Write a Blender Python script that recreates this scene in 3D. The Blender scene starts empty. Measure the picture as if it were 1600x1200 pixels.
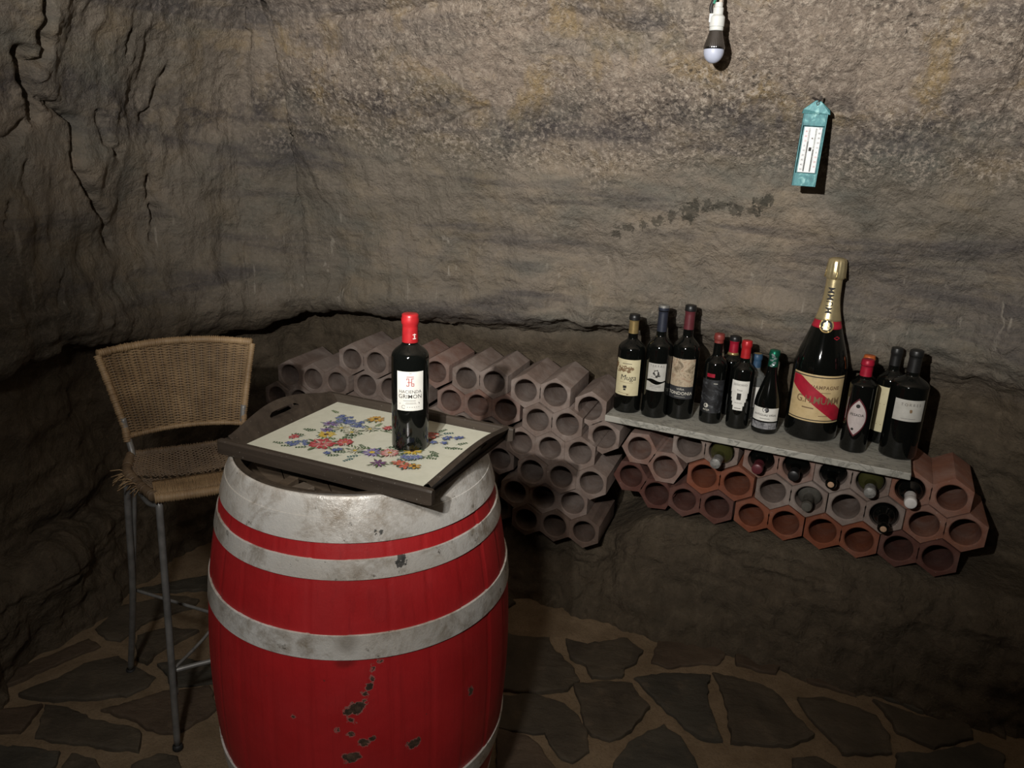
import bpy, bmesh, math, random
import numpy as np
from mathutils import Vector, Matrix

random.seed(7)
rng = np.random.default_rng(11)
scene = bpy.context.scene
COL = scene.collection
R = math.radians

# ------------------------------------------------------------------ camera
# lens 1200 px on a 1600 px wide frame; eye height 1.57 m, pitched down, slight roll
FPX = 1200.0
down = Vector((640 - 800, -(4400 - 600), -FPX)).normalized()   # world down seen in camera space
upc = -down
fwc = Vector((0, 0, -1)); fwc = (fwc - upc * fwc.dot(upc)).normalized()
rtc = fwc.cross(upc)
rot = Matrix((rtc, fwc, upc))            # camera space -> world
cam_data = bpy.data.cameras.new('camera')
cam_data.sensor_fit = 'HORIZONTAL'
cam_data.sensor_width = 36.0
cam_data.lens = 36.0 * FPX / 1600.0
cam_data.clip_start = 0.02
cam = bpy.data.objects.new('camera', cam_data)
COL.objects.link(cam)
CAM = Vector((0, 0, 1.57))
cam.matrix_world = Matrix.Translation(CAM) @ rot.to_4x4()
scene.camera = cam

# ------------------------------------------------------------------ world, light, exposure
world = bpy.data.worlds.new('world')
scene.world = world
world.use_nodes = True
world.node_tree.nodes['Background'].inputs[0].default_value = (0.5, 0.55, 0.6, 1)
world.node_tree.nodes['Background'].inputs[1].default_value = 0.004

def spot(name, loc, target, power, size, blend, radius, color):
    l = bpy.data.lights.new(name, 'SPOT')
    l.energy = power; l.spot_size = R(size); l.spot_blend = blend
    l.shadow_soft_size = radius; l.color = color
    o = bpy.data.objects.new(name, l); COL.objects.link(o)
    o.location = loc
    d = Vector(target) - Vector(loc)
    o.rotation_euler = d.to_track_quat('-Z', 'Y').to_euler()
    return o

# the cave lamp behind and left of the viewer, throwing its beam at the upper wall
spot('lamp_beam', (-0.43, -0.10, 1.84), (0.34, 2.25, 2.42), 400.0, 108, 1.0, 0.014, (1.0, 0.965, 0.915))
# added fill spot, no fixture behind it, to brighten the barrel and tray
spot('barrel_fill', (-0.30, -0.10, 1.98), (-0.32, 1.40, 0.66), 62.0, 70, 1.0, 0.06, (1.0, 0.97, 0.925))

vs = scene.view_settings
vs.view_transform = 'Standard'; vs.look = 'None'
vs.exposure = 0.0; vs.gamma = 1.0; vs.use_curve_mapping = False

# ------------------------------------------------------------------ mesh helpers
class MB:
    """collects vertices and faces; build() links them as one mesh object"""
    def __init__(s): s.v = []; s.f = []; s.m = []; s.s = []; s.n = 0
    def add(s, v, f, mat=0, smooth=True):
        v = [tuple(p) for p in v]
        s.v += v
        for q in f: s.f.append(tuple(i + s.n for i in q)); s.m.append(mat); s.s.append(smooth)
        s.n += len(v)
        return s
    def mesh(s, name, mats, sharp=None):
        me = bpy.data.meshes.new(name)
        me.from_pydata(s.v, [], s.f)
        for m in (mats if isinstance(mats, (list, tuple)) else [mats]): me.materials.append(m)
        me.polygons.foreach_set('material_index', s.m)
        me.polygons.foreach_set('use_smooth', s.s)
        me.update()
        if sharp: me.set_sharp_from_angle(angle=R(sharp))
        return me
    def build(s, name, mats, parent=None, sharp=None):
        o = bpy.data.objects.new(name, s.mesh(name, mats, sharp)); COL.objects.link(o)
        if parent: o.parent = parent
        return o

def empty(name, loc=(0, 0, 0), rz=0.0):
    o = bpy.data.objects.new(name, None); COL.objects.link(o)
    o.empty_display_size = 0.05
    o.location = loc; o.rotation_euler = (0, 0, rz)
    return o

def tag(o, label=None, cat=None, group=None, kind=None):
    if label: o['label'] = label
    if cat: o['category'] = cat
    if group: o['group'] = group
    if kind: o['kind'] = kind
    return o

def box(mb, c, h, rotz=0.0, mat=0, bev=0.0):
    bm = bmesh.new()
    bmesh.ops.create_cube(bm, size=1.0)
    for v in bm.verts: v.co = Vector((v.co.x * 2 * h[0], v.co.y * 2 * h[1], v.co.z * 2 * h[2]))
    if bev: bmesh.ops.bevel(bm, geom=bm.edges[:], offset=bev, segments=2, affect='EDGES', profile=0.5)
    M = Matrix.Translation(c) @ Matrix.Rotation(rotz, 4, 'Z')
    bm.verts.index_update()
    mb.add([M @ v.co for v in bm.verts], [[v.index for v in f.verts] for f in bm.faces], mat, False)
    bm.free()

def lathe(mb, prof, seg=48, mat=0, smooth=True, c=(0, 0, 0), a0=0.0, a1=2 * math.pi, rad=None):
    full = abs(a1 - a0 - 2 * math.pi) < 1e-6
    n = seg if full else seg + 1
    v = []; f = []
    for (r, z) in prof:
        for k in range(n):
            a = a0 + (a1 - a0) * k / seg
            rr = r if rad is None else rad(r, z, a)
            v.append((c[0] + rr * math.cos(a), c[1] + rr * math.sin(a), c[2] + z))
    for i in range(len(prof) - 1):
        for k in range(seg):
            k2 = (k + 1) % n
            f.append((i * n + k, i * n + k2, (i + 1) * n + k2, (i + 1) * n + k))
    mb.add(v, f, mat, smooth)

def disk(mb, r, z, seg=48, mat=0, c=(0, 0), up=True):
    v = [(c[0] + r * math.cos(2 * math.pi * k / seg), c[1] + r * math.sin(2 * math.pi * k / seg), z) for k in range(seg)]
    mb.add(v, [tuple(range(seg)) if up else tuple(range(seg))[::-1]], mat, False)

def tube(mb, pts, rad, sides=8, mat=0, cap=True, closed=False, smooth=True):
    P = [Vector(p) for p in pts]; n = len(P)
    rr = rad if isinstance(rad, (list, tuple)) else [rad] * n
    T = []
    for i in range(n):
        a = P[i - 1] if (i > 0 or closed) else P[i]
        b = P[(i + 1) % n] if (i < n - 1 or closed) else P[i]
        t = (b - a); T.append(t.normalized() if t.length > 1e-9 else Vector((0, 0, 1)))
    ref = Vector((0, 0, 1)) if abs(T[0].z) < 0.9 else Vector((1, 0, 0))
    N = (ref - T[0] * ref.dot(T[0])).normalized()
    v = []; f = []
    for i in range(n):
        N = N - T[i] * N.dot(T[i])
        N = N.normalized() if N.length > 1e-6 else T[i].orthogonal().normalized()
        B = T[i].cross(N)
        for k in range(sides):
            a = 2 * math.pi * k / sides
            v.append(P[i] + (N * math.cos(a) + B * math.sin(a)) * rr[i])
    m = n if closed else n - 1
    for i in range(m):
        j = (i + 1) % n
        for k in range(sides):
            k2 = (k + 1) % sides
            f.append((i * sides + k, i * sides + k2, j * sides + k2, j * sides + k))
    if cap and not closed:
        f.append(tuple(range(sides))[::-1]); f.append(tuple((n - 1) * sides + k for k in range(sides)))
    mb.add(v, f, mat, smooth)

def smoothpath(pts, n=8):
    P = [Vector(p) for p in pts]; out = []
    for i in range(len(P) - 1):
        p0 = P[max(i - 1, 0)]; p1 = P[i]; p2 = P[i + 1]; p3 = P[min(i + 2, len(P) - 1)]
        for k in range(n):
            t = k / n
            out.append(0.5 * ((2 * p1) + (p2 - p0) * t + (2 * p0 - 5 * p1 + 4 * p2 - p3) * t * t + (3 * p1 - p0 - 3 * p2 + p3) * t ** 3))
    out.append(P[-1])
    return out

# ------------------------------------------------------------------ noise on arrays
_perm = rng.permutation(512)
_grad = rng.normal(size=(512, 3)); _grad /= np.linalg.norm(_grad, axis=1)[:, None]
def pnoise(p):
    p = np.asarray(p, float); i = np.floor(p).astype(int); f = p - i
    u = f * f * f * (f * (f * 6 - 15) + 10)
    out = np.zeros(p.shape[:-1])
    for dx in (0, 1):
        for dy in (0, 1):
            for dz in (0, 1):
                h = _perm[(_perm[(_perm[(i[..., 0] + dx) & 511] + i[..., 1] + dy) & 511] + i[..., 2] + dz) & 511]
                g = _grad[h]
                d = g[..., 0] * (f[..., 0] - dx) + g[..., 1] * (f[..., 1] - dy) + g[..., 2] * (f[..., 2] - dz)
                w = (u[..., 0] if dx else 1 - u[..., 0]) * (u[..., 1] if dy else 1 - u[..., 1]) * (u[..., 2] if dz else 1 - u[..., 2])
                out += w * d
    return out
def fbm(p, s, octv=4, gain=0.5):
    out = 0; a = 1.0; f = s
    for k in range(octv):
        out = out + a * pnoise(np.asarray(p) * f + 17.3 * k); a *= gain; f *= 2.03
    return out
def ridged(p, s, octv=4):
    out = 0; a = 1.0; f = s
    for k in range(octv):
        out = out + a * (1 - 2 * np.abs(pnoise(np.asarray(p) * f + 9.1 * k)) * 1.6); a *= 0.5; f *= 2.1
    return out / 1.9
def sst(a, b, x):
    t = np.clip((x - a) / (b - a), 0, 1); return t * t * (3 - 2 * t)

# ------------------------------------------------------------------ materials
MATS = {}
class NT:
    def __init__(s, name, **kw):
        s.m = bpy.data.materials.new(name); s.m.use_nodes = True
        s.t = s.m.node_tree; s.b = s.t.nodes['Principled BSDF']
        for k, v in kw.items(): s.set(s.b, k.replace('_', ' '), v)
        s._co = None
    def set(s, n, k, v):
        i = n.inputs[k]
        if hasattr(v, 'node') or isinstance(v, bpy.types.NodeSocket): s.t.links.new(v, i)
        elif isinstance(v, tuple) and len(v) == 3 and i.type == 'RGBA': i.default_value = (*v, 1)
        else: i.default_value = v
    def co(s):
        if s._co is None: s._co = s.t.nodes.new('ShaderNodeTexCoord').outputs['Object']
        return s._co
    def node(s, kind, **kw):
        n = s.t.nodes.new(kind)
        for k, v in kw.items():
            if hasattr(n, k): setattr(n, k, v)
            else: s.set(n, k, v)
        return n
    def map(s, scale=(1, 1, 1), rotv=(0, 0, 0), loc=(0, 0, 0), src=None):
        n = s.t.nodes.new('ShaderNodeMapping'); s.set(n, 'Vector', src or s.co())
        n.inputs['Scale'].default_value = scale; n.inputs['Rotation'].default_value = rotv; n.inputs['Location'].default_value = loc
        return n.outputs[0]
    def noise(s, scale, detail=4.0, rough=0.55, vec=None, dist=0.0):
        n = s.t.nodes.new('ShaderNodeTexNoise'); s.set(n, 'Vector', vec or s.co())
        n.inputs['Scale'].default_value = scale; n.inputs['Detail'].default_value = detail
        n.inputs['Roughness'].default_value = rough; n.inputs['Distortion'].default_value = dist
        return n.outputs['Fac']
    def voro(s, scale, feature='F1', vec=None, out='Distance'):
        n = s.t.nodes.new('ShaderNodeTexVoronoi'); n.feature = feature; s.set(n, 'Vector', vec or s.co())
        n.inputs['Scale'].default_value = scale
        return n.outputs[out]
    def ramp(s, fac, stops):
        n = s.t.nodes.new('ShaderNodeValToRGB'); s.set(n, 'Fac', fac)
        e = n.color_ramp.elements
        while len(e) < len(stops): e.new(0.5)
        for q, (p, c) in zip(e, stops):
            q.position = p; q.color = (*c, 1) if isinstance(c, tuple) else (c, c, c, 1)
        return n.outputs['Color']
    def mix(s, fac, a, b, mode='MIX'):
        n = s.t.nodes.new('ShaderNodeMix'); n.data_type = 'RGBA'; n.blend_type = mode
        for i, v in ((0, fac), (6, a), (7, b)):
            sk = n.inputs[i]
            if isinstance(v, bpy.types.NodeSocket): s.t.links.new(v, sk)
            elif i == 0: sk.default_value = v
            else: sk.default_value = (*v, 1) if isinstance(v, tuple) else (v, v, v, 1)
        return n.outputs[2]
    def math(s, op, a, b=0.0, c=None):
        n = s.t.nodes.new('ShaderNodeMath'); n.operation = op
        for i, v in enumerate((a, b) if c is None else (a, b, c)):
            if isinstance(v, bpy.types.NodeSocket): s.t.links.new(v, n.inputs[i])
            else: n.inputs[i].default_value = v
        return n.outputs[0]
    def sep(s, src=None):
        n = s.t.nodes.new('ShaderNodeSeparateXYZ'); s.set(n, 0, src or s.co()); return n.outputs
    def dist(s, p, src=None):
        n = s.t.nodes.new('ShaderNodeVectorMath'); n.operation = 'DISTANCE'
        s.t.links.new(src or s.co(), n.inputs[0]); n.inputs[1].default_value = p
        return n.outputs['Value']
    def bump(s, h, strength=0.5, distance=0.01, normal=None):
        n = s.t.nodes.new('ShaderNodeBump'); s.set(n, 'Height', h)
        n.inputs['Strength'].default_value = strength; n.inputs['Distance'].default_value = distance
        if normal is not None: s.t.links.new(normal, n.inputs['Normal'])
        return n.outputs[0]
    def out(s, color=None, rough=None, normal=None, **kw):
        if color is not None: s.set(s.b, 'Base Color', color)
        if rough is not None: s.set(s.b, 'Roughness', rough)
        if normal is not None: s.set(s.b, 'Normal', normal)
        for k, v in kw.items(): s.set(s.b, k.replace('_', ' '), v)
        return s.m

def plain(name, c, rough=0.5, metal=0.0, var=0.12, scale=60.0, spec=0.5, **kw):
    """a single-colour surface with a little uneven wear"""
    n = NT(name)
    f = n.noise(scale, 3)
    lo = tuple(x * (1 - var) for x in c); hi = tuple(min(1, x * (1 + var)) for x in c)
    return n.out(n.ramp(f, [(0.3, lo), (0.7, hi)]), rough, Metallic=metal, Specular_IOR_Level=spec, **kw)

def m_rock():
    n = NT('cave_rock')
    z = n.sep()[2]
    warp = n.noise(1.3, 3)
    # bedded sandstone: broad tone patches, bands along z, crusty speckle
    big = n.noise(1.7, 5, 0.6, dist=0.6)
    c = n.ramp(big, [(0.28, (0.095, 0.083, 0.066)), (0.42, (0.165, 0.143, 0.113)), (0.56, (0.215, 0.183, 0.146)), (0.72, (0.285, 0.230, 0.170))])
    # above a wavy bed line the stone is pinkish and crusted, below it smooth and olive brown
    wav = n.noise(1.6, 5, 0.6, vec=n.map((1, 1, 0.5), loc=(7, 3, 1)))
    zz = n.math('ADD', z, n.math('MULTIPLY', n.math('SUBTRACT', wav, 0.5), 0.55))
    bedm = n.ramp(n.math('DIVIDE', zz, 2.5), [(1.52 / 2.5, 0.0), (1.68 / 2.5, 1.0)])
    xr = n.node('ShaderNodeMapRange'); n.set(xr, 'Value', n.math('ADD', n.sep()[0], n.math('MULTIPLY', wav, 0.5))); n.set(xr, 'From Min', -0.85); n.set(xr, 'From Max', -0.45)
    bedm = n.math('MULTIPLY', bedm, n.math('ADD', n.math('MULTIPLY', xr.outputs[0], 0.85), 0.15))
    c = n.mix(n.math('MULTIPLY', bedm, 0.62), c, n.ramp(n.noise(7, 6, 0.7, dist=0.6), [(0.3, (0.20, 0.155, 0.125)), (0.5, (0.31, 0.245, 0.195)), (0.7, (0.40, 0.32, 0.25))]))
    pv = n.noise(4.5, 6, 0.65, dist=0.8)
    c = n.mix(n.math('MULTIPLY', n.ramp(pv, [(0.50, 0.0), (0.64, 0.8)]), n.math('ADD', n.math('MULTIPLY', bedm, 0.8), 0.2)), c, (0.30, 0.215, 0.105))       # ochre patches
    pg = n.noise(2.6, 5, 0.6, vec=n.map((1, 1, 2.2), loc=(3, 1, 2)))
    c = n.mix(n.ramp(pg, [(0.50, 0.0), (0.68, 0.7)]), c, (0.125, 0.125, 0.108))       # grey green damp
    bands = n.noise(2.2, 6, 0.62, vec=n.map((0.45, 0.45, 3.2), rotv=(0.05, -0.09, 0)), dist=0.5)
    c = n.mix(n.ramp(bands, [(0.52, 0.0), (0.64, 0.75)]), c, (0.078, 0.070, 0.070))   # dark violet grey seams
    seamz = n.math('ADD', zz, 0.0)
    seam = n.ramp(n.math('ABSOLUTE', n.math('SUBTRACT', seamz, 1.65)), [(0.02, 1.0), (0.09, 0.0)])
    seam = n.math('MULTIPLY', seam, n.ramp(n.noise(9, 6, 0.72, dist=0.6), [(0.42, 0.0), (0.60, 0.85)]))
    c = n.mix(seam, c, (0.062, 0.054, 0.054))                                        # crusted dark bed
    crust = n.noise(70, 5, 0.7)
    zone = n.ramp(n.noise(2.0, 4, 0.6, vec=n.map((0.7, 0.7, 2.0), loc=(5, 2, 0))), [(0.40, 0.0), (0.60, 1.0)])
    flake = n.ramp(n.math('ABSOLUTE', n.math('SUBTRACT', zz, 1.56)), [(0.02, 1.0), (0.09, 0.0)])
    zone = n.math('MAXIMUM', n.math('MULTIPLY', n.math('ADD', n.math('MULTIPLY', zone, 0.6), 0.4), n.math('ADD', n.math('MULTIPLY', bedm, 0.88), 0.12)), n.math('MULTIPLY', n.math('MULTIPLY', flake, 0.7), xr.outputs[0]))
    sp = n.math('MULTIPLY', n.ramp(crust, [(0.48, 0.0), (0.66, 1.0)]), zone)
    c = n.mix(sp, c, (0.55, 0.47, 0.385))
    dk = n.math('MULTIPLY', n.ramp(n.noise(55, 4, 0.7, vec=n.map(loc=(2, 7, 1))), [(0.54, 0.0), (0.66, 0.85)]), zone)
    c = n.mix(dk, c, (0.035, 0.03, 0.027))
    # pale chisel scratches near the foot of the overhang
    scr = n.noise(1.0, 2, 0.5, vec=n.map((46, 46, 5.0), rotv=(0.0, 0.12, 0)))
    near = n.ramp(n.math('ABSOLUTE', n.math('SUBTRACT', z, 1.12)), [(0.10, 1.0), (0.24, 0.0)])
    s2 = n.math('MULTIPLY', n.ramp(scr, [(0.66, 0.0), (0.72, 0.6)]), near)
    s2 = n.math('MULTIPLY', s2, n.ramp(n.noise(5, 3), [(0.42, 0.0), (0.6, 1.0)]))
    c = n.mix(s2, c, (0.40, 0.36, 0.30))
    # soot streaks left by candles on the back wall
    for p, rad in SOOT:
        d = n.math('ADD', n.dist(p), n.math('MULTIPLY', n.math('SUBTRACT', n.noise(38, 5, 0.7), 0.5), 0.10))
        c = n.mix(n.math('MULTIPLY', n.math('LESS_THAN', d, rad), 0.62), c, (0.04, 0.038, 0.03))
    # below the ledge line the rock is brown clay, darkened to paint in the dim light
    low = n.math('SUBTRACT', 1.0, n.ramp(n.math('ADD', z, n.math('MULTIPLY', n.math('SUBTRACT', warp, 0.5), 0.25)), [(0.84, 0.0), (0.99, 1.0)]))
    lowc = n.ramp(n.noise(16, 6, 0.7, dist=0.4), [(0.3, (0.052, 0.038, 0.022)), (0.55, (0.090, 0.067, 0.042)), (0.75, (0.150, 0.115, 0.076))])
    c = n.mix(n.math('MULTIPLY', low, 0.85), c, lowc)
    h1 = n.noise(26, 7, 0.68); h2 = n.noise(120, 4, 0.7)
    h3 = n.noise(1.0, 3, 0.55, vec=n.map((30, 30, 7), rotv=(0, 0.2, 0)))
    h = n.math('ADD', n.math('MULTIPLY', h1, 0.9), n.math('ADD', n.math('MULTIPLY', h2, n.math('ADD', n.math('MULTIPLY', zone, 0.5), 0.10)), n.math('MULTIPLY', h3, 0.35)))
    nb = n.bump(h, 1.0, 0.024)
    return n.out(c, n.ramp(crust, [(0.4, 0.92), (0.7, 0.6)]), nb, Specular_IOR_Level=0.22)

SOOT = [
    ((0.537, 2.477, 1.383), 0.024),
    ((0.548, 2.464, 1.408), 0.022),
    ((0.532, 2.483, 1.363), 0.018),
    ((0.581, 2.444, 1.403), 0.02),
    ((0.619, 2.437, 1.404), 0.018),
    ((0.664, 2.416, 1.401), 0.022),
    ((0.709, 2.384, 1.402), 0.02),
    ((0.726, 2.37, 1.417), 0.024),
    ((0.737, 2.365, 1.427), 0.018),
    ((0.485, 2.493, 1.364), 0.018),
    ((0.45, 2.516, 1.348), 0.018),
    ((0.404, 2.539, 1.332), 0.018),
    ((0.367, 2.561, 1.314), 0.016),
    ((0.322, 2.58, 1.295), 0.016)]

def m_mortar():
    n = NT('floor_mortar')
    c = n.ramp(n.noise(9, 6, 0.65), [(0.3, (0.155, 0.110, 0.066)), (0.7, (0.26, 0.19, 0.12))])
    c = n.mix(n.ramp(n.noise(160, 3, 0.7), [(0.5, 0.0), (0.7, 0.5)]), c, (0.10, 0.075, 0.05))
    return n.out(c, 0.95, n.bump(n.math('ADD', n.noise(40, 6, 0.7), n.math('MULTIPLY', n.noise(200, 3), 0.3)), 0.7, 0.008), Specular_IOR_Level=0.15)

def m_stone(name, a, b):
    n = NT(name)
    c = n.ramp(n.noise(7, 6, 0.6, dist=0.6), [(0.3, a), (0.7, b)])
    c = n.mix(n.ramp(n.noise(14, 5, 0.7), [(0.55, 0.0), (0.72, 0.4)]), c, (0.16, 0.12, 0.08))
    h = n.math('ADD', n.noise(11, 6, 0.62, vec=n.map((1, 2.2, 1), rotv=(0, 0, 0.6))), n.math('MULTIPLY', n.noise(60, 4, 0.65), 0.35))
    return n.out(c, 0.78, n.bump(h, 0.7, 0.012), Specular_IOR_Level=0.3)

def m_terracotta(name, a, b, edge, dust):
    n = NT(name)
    oi = n.node('ShaderNodeObjectInfo')
    vec = n.node('ShaderNodeVectorMath', operation='ADD')
    n.t.links.new(n.co(), vec.inputs[0]); n.t.links.new(oi.outputs['Location'], vec.inputs[1])
    v = vec.outputs[0]
    c = n.ramp(n.noise(7, 5, 0.6, vec=v), [(0.3, a), (0.7, b)])
    c = n.mix(n.ramp(n.noise(22, 6, 0.7, vec=v), [(0.50, 0.0), (0.68, 0.55)]), c, edge)
    c = n.mix(n.ramp(n.noise(10, 6, 0.65, vec=v, dist=0.5), [(0.42, 0.0), (0.66, dust)]), c, (0.34, 0.29, 0.26))
    c = n.mix(n.ramp(n.noise(130, 2, 0.6, vec=v), [(0.72, 0.0), (0.76, 0.6)]), c, (0.45, 0.40, 0.36))
    h = n.math('ADD', n.noise(45, 5, 0.65, vec=v), n.math('MULTIPLY', n.noise(220, 2, vec=v), 0.3))
    return n.out(c, 0.85, n.bump(h, 0.35, 0.005), Specular_IOR_Level=0.25)

def m_marble():
    n = NT('white_marble')
    w = n.noise(6, 6, 0.65)
    v1 = n.noise(7, 7, 0.6, vec=n.map((1.0, 2.2, 1.0), rotv=(0, 0, 0.7)), dist=2.2)
    vein = n.ramp(n.math('ABSOLUTE', n.math('SUBTRACT', v1, 0.5)), [(0.0, 0.8), (0.035, 0.0)])
    c = n.mix(vein, (0.38, 0.37, 0.325), (0.12, 0.12, 0.105))
    c = n.mix(n.ramp(w, [(0.42, 0.0), (0.7, 0.65)]), c, (0.19, 0.185, 0.155))
    return n.out(c, n.ramp(w, [(0.3, 0.45), (0.7, 0.7)]))

def m_redpaint():
    n = NT('red_barrel_paint')
    z = n.sep()[2]
    c = n.ramp(n.noise(5, 5, 0.6), [(0.3, (0.37, 0.014, 0.016)), (0.7, (0.50, 0.020, 0.023))])
    grain = n.noise(1.0, 4, 0.6, vec=n.map((90, 90, 3)))
    c = n.mix(n.ramp(grain, [(0.55, 0.0), (0.75, 0.35)]), c, (0.22, 0.008, 0.010))
    c = n.mix(n.ramp(n.noise(2.6, 5, 0.65, dist=0.5), [(0.55, 0.0), (0.78, 0.55)]), c, (0.17, 0.012, 0.010))
    sp = n.noise(60, 4, 0.7)
    c = n.mix(n.ramp(sp, [(0.70, 0.0), (0.73, 0.8)]), c, (0.07, 0.035, 0.025))
    hb = n.noise(48, 5, 0.7)
    chipmask = None
    for p, r in CHIPS:
        d = n.math('ADD', n.dist(p), n.math('MULTIPLY', n.math('SUBTRACT', n.noise(75, 5, 0.7), 0.5), 0.034))
        k = n.math('LESS_THAN', d, r)
        chipmask = k if chipmask is None else n.math('MAXIMUM', chipmask, k)
        edge = n.math('LESS_THAN', d, r + 0.0022)
        c = n.mix(n.math('MULTIPLY', edge, 0.55), c, (0.30, 0.20, 0.17))
    c = n.mix(chipmask, c, n.ramp(n.noise(90, 4, 0.7), [(0.4, (0.040, 0.026, 0.018)), (0.65, (0.12, 0.075, 0.05))]))
    st = n.ramp(n.math('ADD', n.dist(RED_STAIN, n.map((1, 1, 1.4), loc=(0, 0, -RED_STAIN[2] * 0.4))), n.math('MULTIPLY', n.noise(40, 4), 0.012)), [(0.018, 0.6), (0.030, 0.0)])
    c = n.mix(st, c, (0.13, 0.010, 0.010))
    h = n.math('SUBTRACT', n.math('ADD', n.math('MULTIPLY', grain, 0.4), n.math('MULTIPLY', hb, 0.5)), n.math('MULTIPLY', chipmask, 0.7))
    return n.out(c, n.ramp(n.noise(12, 4), [(0.3, 0.42), (0.7, 0.62)]), n.bump(h, 0.35, 0.004))

CHIPS = [((0.0478, -0.3271, 0.5435), 0.013), ((0.0548, -0.3258, 0.5486), 0.011), ((0.0371, -0.3285, 0.5384), 0.009), ((0.0416, -0.3288, 0.5184), 0.0065), ((0.0735, -0.3199, 0.5879), 0.0065), ((0.0678, -0.3222, 0.5738), 0.005), ((0.0782, -0.3178, 0.6037), 0.004), ((0.0816, -0.3151, 0.6258), 0.004), ((0.0619, -0.324, 0.5591), 0.004), ((0.0397, -0.3295, 0.4834), 0.0055), ((0.0571, -0.3269, 0.467), 0.006), ((0.0641, -0.3255, 0.4631), 0.007), ((0.0783, -0.3224, 0.4715), 0.005), ((0.0348, -0.3295, 0.432), 0.012), ((0.0433, -0.3285, 0.4346), 0.009), ((0.1493, -0.2957, 0.437), 0.01), ((0.1575, -0.2918, 0.44), 0.007), ((0.2575, -0.209, 0.5009), 0.006), ((0.2601, -0.2062, 0.4924), 0.005), ((0.0952, -0.3104, 0.6384), 0.004), ((0.0149, -0.3312, 0.4956), 0.003), ((-0.0698, -0.3239, 0.5158), 0.0025)]
HOOP_MARKS = [((0.1238, -0.2666, 0.8321), 0.009), ((0.1262, -0.2672, 0.8246), 0.008), ((0.1111, -0.2675, 0.848), 0.004), ((0.1189, -0.2648, 0.8455), 0.004), ((0.1527, -0.2451, 0.8532), 0.005), ((0.1103, -0.2978, 0.7025), 0.004), ((0.0811, -0.2678, 0.8847), 0.005), ((0.0878, -0.2662, 0.8841), 0.005)]
RED_STAIN, HOOP_STAIN = (0.0301, -0.3226, 0.6445) , (0.0336, -0.3179, 0.6841)

def m_hoop():
    n = NT('white_hoop_paint')
    c = n.ramp(n.noise(9, 6, 0.65), [(0.3, (0.56, 0.54, 0.50)), (0.65, (0.78, 0.77, 0.74))])
    c = n.mix(n.ramp(n.noise(4.5, 4, 0.6), [(0.42, 0.0), (0.62, 0.55)]), c, (0.40, 0.34, 0.26))
    c = n.mix(n.ramp(n.noise(13, 7, 0.74, dist=0.4), [(0.47, 0.0), (0.66, 0.85)]), c, (0.25, 0.20, 0.145))
    c = n.mix(n.ramp(n.noise(34, 5, 0.75, vec=n.map(loc=(4, 1, 0))), [(0.63, 0.0), (0.70, 0.85)]), c, (0.10, 0.085, 0.065))
    c = n.mix(n.ramp(n.noise(70, 4, 0.7, vec=n.map(loc=(1, 5, 0))), [(0.69, 0.0), (0.73, 0.9)]), c, (0.045, 0.04, 0.036))
    for p, r in HOOP_MARKS:
        d = n.math('ADD', n.dist(p), n.math('MULTIPLY', n.math('SUBTRACT', n.noise(80, 5, 0.7), 0.5), 0.034))
        c = n.mix(n.math('MULTIPLY', n.math('LESS_THAN', d, r), 0.9), c, (0.055, 0.055, 0.052))
    st = n.ramp(n.math('ADD', n.dist(HOOP_STAIN), n.math('MULTIPLY', n.noise(40, 4), 0.012)), [(0.016, 0.55), (0.034, 0.0)])
    c = n.mix(st, c, (0.20, 0.165, 0.13))
    h = n.math('ADD', n.noise(210, 3, 0.7), n.noise(35, 5, 0.65))
    return n.out(c, n.ramp(n.noise(30, 4), [(0.35, 0.24), (0.7, 0.45)]), n.bump(h, 0.30, 0.003), Metallic=0.1, Specular_IOR_Level=0.7)

def m_wood(name, a, b, scale=1.0, rough=0.55, axis='X'):
    n = NT(name)
    sc = {'X': (3, 40, 40), 'Y': (40, 3, 40), 'Z': (40, 40, 3)}[axis]
    g = n.noise(scale, 5, 0.6, vec=n.map(sc), dist=0.4)
    c = n.ramp(g, [(0.3, a), (0.7, b)])
    c = n.mix(n.ramp(n.noise(260, 2), [(0.70, 0.0), (0.73, 0.5)]), c, (0.25, 0.23, 0.2))
    return n.out(c, rough, n.bump(g, 0.25, 0.003), Specular_IOR_Level=0.4)

def m_rattan(name, a, b):
    n = NT(name)
    c = n.ramp(n.noise(14, 5, 0.65), [(0.32, a), (0.68, b)])
    c = n.mix(n.ramp(n.noise(5, 4, 0.6), [(0.45, 0.0), (0.7, 0.7)]), c, tuple(x * 0.45 for x in a))
    return n.out(c, 0.6, n.bump(n.noise(150, 3), 0.3, 0.002))

def m_label(name, a, b, stain=0.4, stainc=(0.25, 0.2, 0.12)):
    n = NT(name)
    c = n.ramp(n.noise(40, 4, 0.6), [(0.3, a), (0.7, b)])
    c = n.mix(n.ramp(n.noise(30, 5, 0.7, vec=n.map(loc=(3, 3, 3))), [(0.56, 0.0), (0.75, stain)]), c, stainc)
    return n.out(c, 0.65)

def m_art(name, stops, scale=30):
    n = NT(name)
    c = n.ramp(n.noise(scale, 6, 0.7, dist=1.2), stops)
    return n.out(c, 0.6)

def m_verdigris():
    n = NT('verdigris_brass')
    c = n.ramp(n.noise(28, 5, 0.65, dist=1.5), [(0.34, (0.035, 0.12, 0.135)), (0.54, (0.060, 0.20, 0.215)), (0.68, (0.24, 0.44, 0.43))])
    return n.out(c, 0.5, n.bump(n.noise(90, 4), 0.2, 0.002), Metallic=0.2)

def m_foil(name, c, rough=0.28):
    n = NT(name)
    f = n.noise(60, 4, 0.6)
    return n.out(n.ramp(f, [(0.3, tuple(x * 0.8 for x in c)), (0.7, c)]), rough, n.bump(n.noise(130, 3), 0.15, 0.002), Metallic=0.75)

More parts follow.
